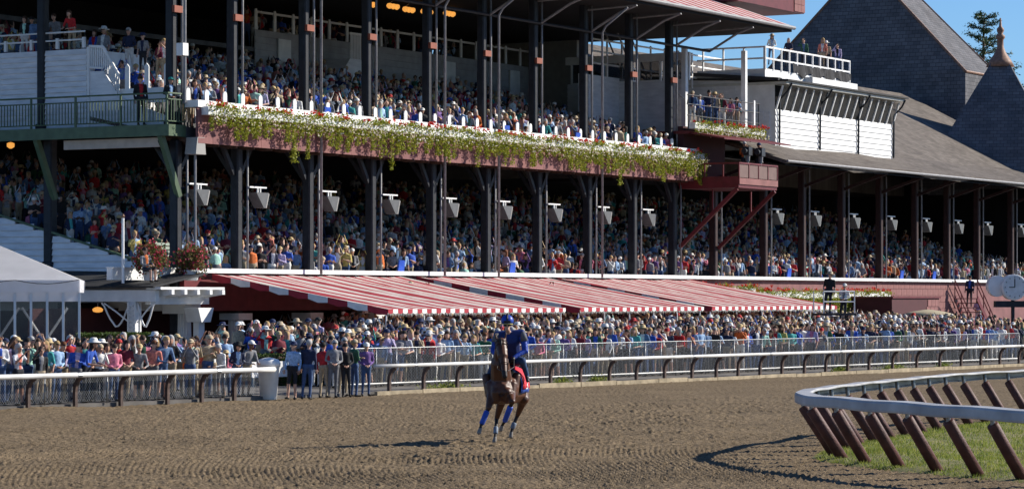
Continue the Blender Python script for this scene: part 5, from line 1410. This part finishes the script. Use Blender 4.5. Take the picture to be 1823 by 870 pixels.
for dx in (0, .3):
    for dy in (0, .3): lp.box((.06 + dx, wl0 + dy, .3), (.12 + dx, wl0 + dy + .06, 2.94))
lp.build('lattice_post', K['white'], porch)
MB().box((.1, wl0 + .05, .3), (.38, wl0 + .3, 2.94)).build('post_core', K['white_clap'], porch)
sl = MB()
for k in range(14):
    z = .5 + k*.17; sl.beam((.05, wl0 + .04, z), (.05, wl0 + .32, z + .16), .02, .03); sl.beam((.05, wl0 + .32, z), (.05, wl0 + .04, z + .16), .02, .03)
sl.build('lattice_slats', K['white'], porch)
for sg in (-1, 1):
    y0 = wl0 + (.36 if sg > 0 else 0); L = 1.25 if sg > 0 else .75
    MB().tube([(.2, y0 + sg*L*f, 2.9 - .85*math.sin(math.pi*min(1, f*1.05))*(1 if f < .6 else .9) ) for f in [k/10 for k in range(11)]], .035, 6).build('scroll_bracket', K['white'], porch)
    MB().tube([(.2, y0, 2.2), (.2, y0 + sg*L*.5, 2.6), (.2, y0 + sg*L*.9, 2.88)], .03, 6).build('scroll_brace', K['white'], porch)
fx = U(327, .2) - pc
m = MB(); n = 20; vs_ = []
for z, r_ in ((.3, .40), (2.5, .34)):
    for k in range(n*2):
        t = math.pi*k/n; rr = r_ - (.03 if k % 2 else 0); vs_.append((fx + rr*math.cos(t), 1.3 + rr*math.sin(t), z))
m.add(vs_, [(k, (k+1) % (2*n), 2*n + (k+1) % (2*n), 2*n + k) for k in range(2*n)]); m.build('fluted_column', K['white'], porch)
MB().box((fx - .5, .8, 2.5), (fx + .5, 1.8, 2.84)).build('capital', K['white'], porch)
px_ = U(357, -.9) - pc
MB().box((px_ - .17, 0.05, .2), (px_ + .17, .3, 2.2)).build('corner_post', K['white'], porch)
MB().prism([(px_ - .28, 2.2), (px_ + .28, 2.2), (px_ + .48, 2.72), (px_ - .48, 2.72)], 1, -.15, .5).build('post_capital', K['white'], porch)
MB().box((.5, 4.5, .3), (pu_ + 1, 4.7, 2.9)).build('porch_back_wall', K['dark'], porch)
lw = Wp(174, pc + 1.2)
lampo = fthing('ceiling_lamp', pc + 1.2, lw, Zp(550, pc + 1.2, lw), 'glowing amber ceiling lamp under the white porch', 'lamp')
MB().lathe([(.05, -.12), (.17, -.09), (.2, 0), (.12, .06), (.05, .08)], (0, 0, 0), 12).build('shade', K['lamp'], lampo, smooth=True)
MB().tube([(0, 0, .07), (0, 0, .35)], .02, 6).build('stem', K['metal'], lampo)
# white planters with flower bushes, bench, flagpole on the porch roof
def bush(u, w, z, r, label):
    t = fthing('flower_bush', u, w, z, label, 'flowers', 'pink flowered planters on the porch')
    MB().lathe([(.22, 0), (.30, .35), (.28, .38)], (0, 0, 0), 12).build('pot', K['white'], t)
    n = 1500; d = nrng.normal(size=(n, 3)); d /= np.linalg.norm(d, axis=1)[:, None]; rr = r*nrng.uniform(.45, 1.05, n)[:, None]
    lump = 1 + .35*np.sin(d[:, 0:1]*6 + 1) * np.cos(d[:, 2:3]*5 + d[:, 1:2]*3)
    c = d*rr*lump*np.array([1, 1, .95]) + np.array([0, 0, .5 + r*.4])
    Vv, Fv = leaf_cloud(c, .055); link('foliage', fast_mesh('foliage', Vv, Fv, K['bush_leaf']), t, kind='stuff')
    keep = nrng.uniform(size=n) < .3; Vv, Fv = leaf_cloud(c[keep]*1.04, .05, aspect=.9); link('blossoms', fast_mesh('blossoms', Vv, Fv, K['bloom_pink']), t, kind='stuff')
ub_ = U(268, -.4)
for px, lab in ((268, 'bush of pink flowers on the porch roof beside the seated photographer'), (341, 'bush of pink flowers on the porch between bench and awning')):
    uu = U(px, -.55); bush(uu, -.55, Zp(499, uu, -.55), .62, lab)
wt = fthing('white_planter_wall', U(200, .3), .3, 3.72, 'low white planter wall on the porch roof under the flower bushes', 'planter')
PLL = U(352, .3) - U(200, .3)
MB().box((0, 0, 0), (PLL, .25, .42)).build('planter_board', K['white'], wt)
MB().box((-.03, -.03, .42), (PLL + .03, .28, .46)).build('planter_cap', K['white'], wt)
bn = fthing('park_bench', U(291, .9), .9, 4.1, 'slatted pale green bench on the terrace between the flower bushes', 'bench')
for k in range(4): MB().box((0, .38 + .02*k, .5 + k*.14), (1.55, .41 + .02*k, .6 + k*.14)).build('back_slat', mat('pale_green_slat', (.30, .36, .30), .6) if k == 0 else bpy.data.materials['pale_green_slat'], bn)
for k in range(3): MB().box((0, .0 + k*.12, .43), (1.55, .1 + k*.12, .46)).build('seat_slat', bpy.data.materials['pale_green_slat'], bn)
for x in (.1, 1.4): MB().box((x, 0, 0), (x + .05, .42, .43)).build('leg', K['column'], bn)
fu = U(219, -.2); fp = fthing('white_pole', fu, -.2, 3.6, 'slim white pole with brass tip rising from the porch roof', 'pole')
MB().tube([(0, 0, 0), (0, 0, Zp(388, fu, -.2) - 3.6)], .05, 8).build('shaft', K['white'], fp)
MB().lathe([(.02, 0), (.07, .06), (.02, .14)], (0, 0, Zp(388, fu, -.2) - 3.6), 8).build('tip', K['copper'], fp)
uu = U(262, -.8); p = Wd(uu, -.8, Zp(500, uu, -.8) - .04)
add_person(p, (.6, -.6), 'sitting on the porch roof edge beside pink flowers', None, var=[v for v in VAR if v['pose'] == 'sit' and v['hat'] is None and not v['long']][0], top='grey', bottom='dark', hair='dark', scale=.95)

# ================================================================== TENT, HEDGES, BARREL
tx = (141 - CX)/F*97
tent = empty('frame_tent', (tx, 97, .15), R(7), 'white frame tent with clear side walls behind the short rail', 'tent')
def mat_tent():
    m_ = mat('tent_fabric', (.82, .82, .84), .6, .08, 2.0); n = m_.node_tree.nodes; l = m_.node_tree.links
    b = n['Principled BSDF']; tr = n.new('ShaderNodeBsdfTranslucent'); tr.inputs[0].default_value = (.82, .82, .84, 1)
    ms = n.new('ShaderNodeMixShader'); ms.inputs[0].default_value = .55; l.new(b.outputs[0], ms.inputs[1]); l.new(tr.outputs[0], ms.inputs[2]); l.new(ms.outputs[0], n['Material Output'].inputs[0]); return m_
K['tent'] = mat_tent()
TWd, e_ = 7.0, 3.12
MB().add([(0, 0, e_ + .42), (-TWd, 0, e_ + .42), (-TWd, TWd, e_ + .42), (0, TWd, e_ + .42), (-TWd/2, TWd/2, e_ + 1.9)], [(0, 4, 1), (1, 4, 2), (2, 4, 3), (3, 4, 0)]).build('tent_roof', K['tent'], tent)
for a, b in (((0, 0), (-TWd, 0)), ((0, 0), (0, TWd)), ((-TWd, TWd), (0, TWd)), ((-TWd, 0), (-TWd, TWd))):
    MB().beam((a[0], a[1], e_ + .2), (b[0], b[1], e_ + .2), .05, .42).build('valance', K['tent'], tent)
for k in range(14):
    MB().box((-k*.53 - .04, .02, 0), (-k*.53 + .04, .1, e_)).build('wall_post', K['white'], tent)
    if k < 13:
        MB().box((-k*.53 - .48, .05, .05), (-k*.53 - .05, .06, e_ - .32)).build('clear_panel', K['vinyl'], tent); MB().box((-k*.53 - .49, .03, e_ - .31), (-k*.53 - .04, .07, e_ - .01)).build('header_panel', K['tent'], tent)
for k in range(2):
    MB().tube([(-.4 - k*1.6, .5, .3), (-1.9 - k*1.6, .5, 2.6)], .045, 6).build('cross_brace', K['white'], tent); MB().tube([(-1.9 - k*1.6, .56, .3), (-.4 - k*1.6, .56, 2.6)], .045, 6).build('cross_brace', K['white'], tent)
MB().tube([(-i*.35, -.05, e_ + .42 - .14*math.sin(math.pi*((i*.35 % 2.2)/2.2))) for i in range(20)], .012, 5).build('cord', K['column'], tent)
def hedge(p0, p1, h, d, z, label):
    p0 = Vector(p0); p1 = Vector(p1); ax = (p1 - p0); L = ax.length; rz = math.atan2(ax.y, ax.x)
    t = empty('hedge', (p0.x, p0.y, z), rz, label, 'hedge')
    MB().box((.06, .06, 0), (L - .06, d - .06, h - .06)).build('inner_branches', K['bark'], t)
    n = int((L*h*2 + L*d + d*h*2) * 420); c = []
    for _ in range(n):
        f = rng.random(); x = rng.uniform(0, L); y = rng.uniform(0, d); zz = rng.uniform(0, h)
        if f < .45: y = rng.gauss(.02, .03)
        elif f < .8: zz = h + rng.gauss(-.02, .03)
        elif f < .9: y = d
        else: x = rng.choice([0, L])
        c.append((x, y, zz))
    Vv, Fv = leaf_cloud(c, .04); link('foliage', fast_mesh('foliage', Vv, Fv, K['leaf_dark']), t, kind='stuff')
def hy(px, Y): return ((px - CX)/F*Y, Y)
hedge(hy(150, 99), hy(292, 100.5), 1.55, .8, .3, 'clipped green hedge in front of the white porch')
hedge(hy(484, 93.5), hy(660, 96.5), 1.15, .8, .1, 'dark green hedge behind the people in the rail gap')
g = G(478, 711)
bar = empty('trash_barrel', g, 0, 'white plastic barrel standing at the end of the short rail', 'barrel')
MB().lathe([(.24, 0), (.25, .03), (.33, .95), (.34, 1.0)], (0, 0, 0), 20).build('drum', mat('yellowed_white_plastic', (.68, .66, .60), .45, .1, 3.0), bar, smooth=True)
MB().lathe([(.36, 1.0), (.37, 1.12), (.30, 1.22), (.12, 1.27), (.02, 1.28)], (0, 0, 0), 20).build('lid', K['white'], bar, smooth=True)
fu = empty('white_trailer_panel', G(500, 704), math.atan2(rail_dir(rail_s(500)).y, rail_dir(rail_s(500)).x), 'low white gate panel behind the barrel', 'gate')
MB().box((0, 1.2, .55), (1.9, 1.25, 1.05)).build('panel', K['white'], fu); MB().box((.05, 1.19, 0), (.1, 1.26, .55)).build('leg', K['metal'], fu); MB().box((1.8, 1.19, 0), (1.85, 1.26, .55)).build('leg', K['metal'], fu)
# weeds along the kerb
for k, px in enumerate((805, 1010, 1075, 1505, 1600, 1690)):
    sv = rail_s(px); b_ = rail(sv, .25, .1); t = empty('weed_clump', b_, 0, 'green weed clump growing beside the %s weedy stretch of kerb' % names_ord[k], 'weeds', 'weeds along the kerb')
    n = 420; ln = rng.uniform(.25, .6); d_ = rail_dir(sv)
    c = np.stack([nrng.normal(0, ln, n), nrng.normal(0, .1, n), np.abs(nrng.normal(0, .10, n))], 1); c2 = c.copy(); c2[:, 0] = c[:, 0]*d_.x - c[:, 1]*d_.y; c2[:, 1] = c[:, 0]*d_.y + c[:, 1]*d_.x
    Vv, Fv = leaf_cloud(c2, .05, aspect=.4); link('leaves', fast_mesh('leaves', Vv, Fv, K['grass']), t, kind='stuff')

# ================================================================== INNER RAIL AND INFIELD GRASS
IR = [(24, 92), (17.5, 81), (13.0, 74.0), (10.8, 70.5), (8.75, 65.9), (7.05, 61.7), (6.1, 58.9), (5.6, 56.6), (5.62, 54.7), (6.08, 53.1), (6.62, 51.6), (7.17, 50.2), (7.75, 48.8), (8.42, 47.3), (9.4, 45.3), (10.8, 42.5)]
def catmull(P_, n=10):
    out = []
    for i in range(1, len(P_) - 2):
        p0, p1, p2, p3 = [np.array(P_[i + k], float) for k in (-1, 0, 1, 2)]
        for k in range(n):
            t = k/n; out.append(.5*((2*p1) + (-p0 + p2)*t + (2*p0 - 5*p1 + 4*p2 - p3)*t*t + (-p0 + 3*p1 - 3*p2 + p3)*t**3))
    out.append(np.array(P_[-2], float)); return out
IC = catmull(IR)
seg = np.cumsum([0] + [np.linalg.norm(b - a) for a, b in zip(IC[:-1], IC[1:])])
def irail(sv):
    i = int(np.searchsorted(seg, sv)) - 1; i = max(0, min(len(IC) - 2, i)); t = (sv - seg[i])/(seg[i+1] - seg[i])
    p = IC[i] + (IC[i+1] - IC[i])*t; d = (IC[min(i+2, len(IC)-1)] - IC[max(i-1, 0)]); d /= np.linalg.norm(d); return p, d, np.array([-d[1], d[0]])
ir = empty('inner_rail', (6, 55, 0), 0, 'curved white inner track rail on slanted maroon posts round the grass', 'rail')
prof_ = [(-.09, .965), (-.10, 1.0), (-.10, 1.12), (-.08, 1.16), (.20, 1.17), (.22, 1.15), (.22, 1.13), (-.07, 1.14), (-.085, 1.11), (-.085, 1.0), (-.04, .97), (-.04, .955)]
m = MB(); NS = 110
for i in range(NS + 1):
    p, d, n_ = irail(seg[-1]*i/NS)                     # n_ points to the infield side
    for a, z in prof_: m.v.append((p[0] + n_[0]*a - 6, p[1] + n_[1]*a - 55, z + .1 + .008*math.sin(i*.9)))
k_ = len(prof_)
m.f = [(i*k_ + j, (i+1)*k_ + j, (i+1)*k_ + (j+1) % k_, i*k_ + (j+1) % k_) for i in range(NS) for j in range(k_)]; m.m = [0]*len(m.f)
m.build('rail_channel', mat('dull_white_rail', (.36, .36, .37), .55, .3, 1.4, .2, 6, col2=(.46, .46, .46)), ir)
sv = 1.0
while sv < seg[-1] - .5:
    p, d, n_ = irail(sv)
    lean = .78
    top_ = Vector((p[0] + n_[0]*.02 - 6, p[1] + n_[1]*.02 - 55, 1.05)); base_ = Vector((p[0] + n_[0]*lean - 6, p[1] + n_[1]*lean - 55, -.12))
    po = MB().tube([base_, base_ + (top_ - base_)*.93, base_ + (top_ - base_)*.95], [.105, .105, .09], 14).build('post', K['inner_post'], ir, smooth=True)
    MB().tube([base_ + (top_ - base_)*.93, top_ + Vector((n_[0]*.03, n_[1]*.03, .15))], .042, 8).build('post_arm', K['metal'], po)
    sv += 1.4
# turf: from the feet of the posts inwards, a gentle bank
tv, tf = [], []
offs_ = [.28, .5, 1.0, 1.6, 2.4, 4, 8, 18]; hs_ = [-.03, .04, .08, .14, .10, .02, .10, .3]
for i in range(NS + 1):
    p, d, n_ = irail(seg[-1]*i/NS)
    for o_, h_ in zip(offs_, hs_): tv.append((p[0] + n_[0]*(o_ + .12*math.sin(i*1.3) * (o_ < .6)), p[1] + n_[1]*(o_), h_ + .015*math.sin(i*.7 + o_)))
k_ = len(offs_)
tf = [(i*k_ + j, (i+1)*k_ + j, (i+1)*k_ + j + 1, i*k_ + j + 1) for i in range(NS) for j in range(k_ - 1)]
tag(MB().add(tv, tf).build('infield_turf', mat('turf_soil', (.13, .15, .045), .95, .35, 2.5, .4, 20, col2=(.24, .20, .09)), smooth=True), kind='structure')
bl_v, bl_f = [], []; nb = 0
for _ in range(60000):
    sv = rng.uniform(seg[-1]*.25, seg[-1]); p, d, n_ = irail(sv); o_ = .3 + rng.random()**1.4*5.5
    h0 = np.interp(o_, offs_, hs_); x, y = p[0] + n_[0]*o_, p[1] + n_[1]*o_
    if rng.random() < .35 + .35*math.sin(x*2.3 + 1)*math.sin(y*1.7): continue
    hgt = rng.uniform(.03, .085) * (1.6 if math.sin(x*1.1)*math.cos(y*.9) > .6 else 1); a = rng.uniform(0, 6.28); wdt = .008
    lx, ly = rng.gauss(0, .03), rng.gauss(0, .03)
    bl_v += [(x - wdt*math.cos(a), y - wdt*math.sin(a), h0), (x + wdt*math.cos(a), y + wdt*math.sin(a), h0), (x + lx, y + ly, h0 + hgt)]
bl_f = np.arange(len(bl_v)).reshape(-1, 3)
gr = link('grass', fast_mesh('grass', bl_v, bl_f, K['grass'])); tag(gr, 'short rough grass growing under the inner rail', 'grass', kind='stuff')

# ================================================================== FAR APRON: stairs, clock, camera stand, sunshade
su = U(1690, 0)
st = fthing('red_stairs', su, 0, 0, 'red painted stairs with handrails descending from the wing ledge', 'stairs')
for k in range(9):
    MB().box((k*.32 + .2, -1.7, 3.0 - k*.27), (k*.32 + .55, -.4, 3.05 - k*.27)).build('tread', K['shingle2'], st)
for y in (-1.75, -.35):
    MB().beam((0, y, 3.05), (3.2, y, .45), .06, .3).build('stringer', K['maroon'], st)
    for z in (.65, 1.05): MB().tube([(0, y, 3.1 + z), (3.2, y, .5 + z)], .035, 6).build('handrail', K['maroon'], st)
    for k in range(4): MB().tube([(k*1.05, y, 3.0 - k*.85), (k*1.05, y, 4.15 - k*.85)], .03, 6).build('baluster', K['maroon'], st)
for px in (1725, 1742, 1748):
    uu = U(px, -1.0); p = Wd(uu, -1.0, 3.05 - .27*((uu - su)/.32)); add_person(p, look(p), 'on the red stairs', 'people on the red stairs', poses=['stand', 'clasp'])
ck = empty('round_clock', ((1806 - CX)/F*138, 138, .4), R(8), 'large round white drum clock on a post beside the red stairs', 'clock')
cz_ = EYE + (HY - 511)/F*138 - .4
MB().tube([(0, .5, cz_), (0, 0, cz_), (0, -.02, cz_)], [.6, .62, .58], 28).build('drum', K['white'], ck, smooth=False)
fc = MB().tube([(0, -.03, cz_), (0, -.05, cz_)], .55, 28).build('face', K['clock'], ck)
MB().box((-.02, -.07, cz_), (.02, -.055, cz_ + .4)).build('minute_hand', K['column'], fc); MB().box((-.28, -.07, cz_ - .02), (0, -.055, cz_ + .02)).build('hour_hand', K['column'], fc)
for k in range(12):
    a = k*math.pi/6; MB().box((.47*math.sin(a) - .015, -.065, cz_ + .47*math.cos(a) - .03), (.47*math.sin(a) + .015, -.055, cz_ + .47*math.cos(a) + .03)).build('hour_mark', K['column'], fc)
MB().tube([(-.75, .6, cz_ + .05), (-.72, .3, cz_ + .05)], .5, 20).build('side_drum', K['white'], ck); MB().box((-.9, .1, cz_ - .95), (.9, .4, cz_ - .65)).build('name_board', K['column'], ck)
MB().tube([(0, .25, 0), (0, .25, cz_ - .6)], .09, 8).build('post', K['column'], ck)
cs = empty('camera_stand', ((1482 - CX)/F*128, 128, .3), R(20), 'white framed camera stand rising out of the fence crowd', 'stand')
pz = EYE + (HY - 557)/F*128 - .3
MB().box((-.7, -.5, pz - .1), (.9, .6, pz)).build('platform', K['column'], cs)
for x in (-.65, .85):
    for y in (-.45, .55): MB().tube([(x, y, 0), (x, y, pz + .95)], .03, 6).build('frame_post', K['white'], cs)
for z in (.5, .95): MB().tube([(-.65, -.45, pz + z), (.85, -.45, pz + z)], .03, 6).build('frame_rail', K['white'], cs)
add_person(cs.location + Vector((-.25, 0, pz)), (-.2, -1), 'standing on the camera stand', None, poses=['stand'], top='black', bottom='dark')
add_person(cs.location + Vector((.45, .1, pz - .35)), (-.4, -1), 'lower on the camera stand', None, poses=['clasp'], top='white', bottom='dark')
sn = empty('sunshade', ((1652 - CX)/F*140, 140, .5), 0, 'low beige sunshade over the crowd before the maroon wall', 'sunshade')
MB().lathe([(1.25, 0), (1.22, .05), (.8, .16), (.3, .24), (.03, .27)], (0, 0, 1.75), 20).build('canopy', mat('beige_canvas', (.42, .36, .24), .8), sn, smooth=True); MB().tube([(0, 0, 0), (0, 0, 1.8)], .04, 6).build('pole', K['metal'], sn)
# lit globes inside the upper deck, lamp at the end, lit digit under the awning
for k, (px, py) in enumerate(((658, 1), (700, 5), (728, 11), (760, 15), (800, 18))):
    u = U(px, 6.5); z = Zp(py + 6, u, 6.5); t = fthing('chandelier', u, 6.5, z, 'cluster of glowing amber globes, %s along the upper ceiling' % names_ord[k], 'lamp', 'glowing globe lamps')
    for j in range(3): MB().lathe([(.04, -.15), (.13, -.08), (.15, 0), (.11, .08), (.03, .1)], (-.3 + .3*j, 0, 0), 10).build('globe', K['lamp'], t, smooth=True)
    MB().tube([(-.3, 0, .1), (0, 0, .25), (0, 0, .5)], .02, 5).build('stem', K['pipe'], t)
w_ = Wp(19, u0 + 1); t = fthing('wall_lamp', u0 + 1, w_, Zp(259, u0 + 1, w_), 'small glowing amber lamp beneath the green balcony', 'lamp'); MB().lathe([(.05, -.12), (.15, -.05), (.15, .08), (.05, .12)], (0, 0, 0), 10).build('globe', K['lamp'], t, smooth=True); MB().tube([(0, 0, .1), (0, 0, .8)], .02, 5).build('stem', K['pipe'], t)
cu = bpy.data.curves.new('digit', 'FONT'); cu.body = '5'; cu.size = .42; cu.extrude = .01
to = bpy.data.objects.new('tmp_text', cu); C.objects.link(to)
tm = bpy.data.meshes.new_from_object(to.evaluated_get(bpy.context.evaluated_depsgraph_get())); bpy.data.objects.remove(to); tm.materials.clear(); tm.materials.append(K['led'])
dg_ = fthing('lit_sign', U(632, -.6), -.6, Zp(551, U(632, -.6), -.6), 'dark sign with a glowing orange number five under the awning', 'sign')
MB().box((-.15, .03, -.1), (.45, .1, .45)).build('panel', K['dark'], dg_); no = link('digit', tm, dg_); no.rotation_euler = (R(90), 0, R(-30)); no.location = (0, -.02, 0)
MB().tube([(.15, .06, .4), (.15, .06, 1.4)], .015, 5).build('hanger', K['metal'], dg_)
print('PEOPLE', n_people)
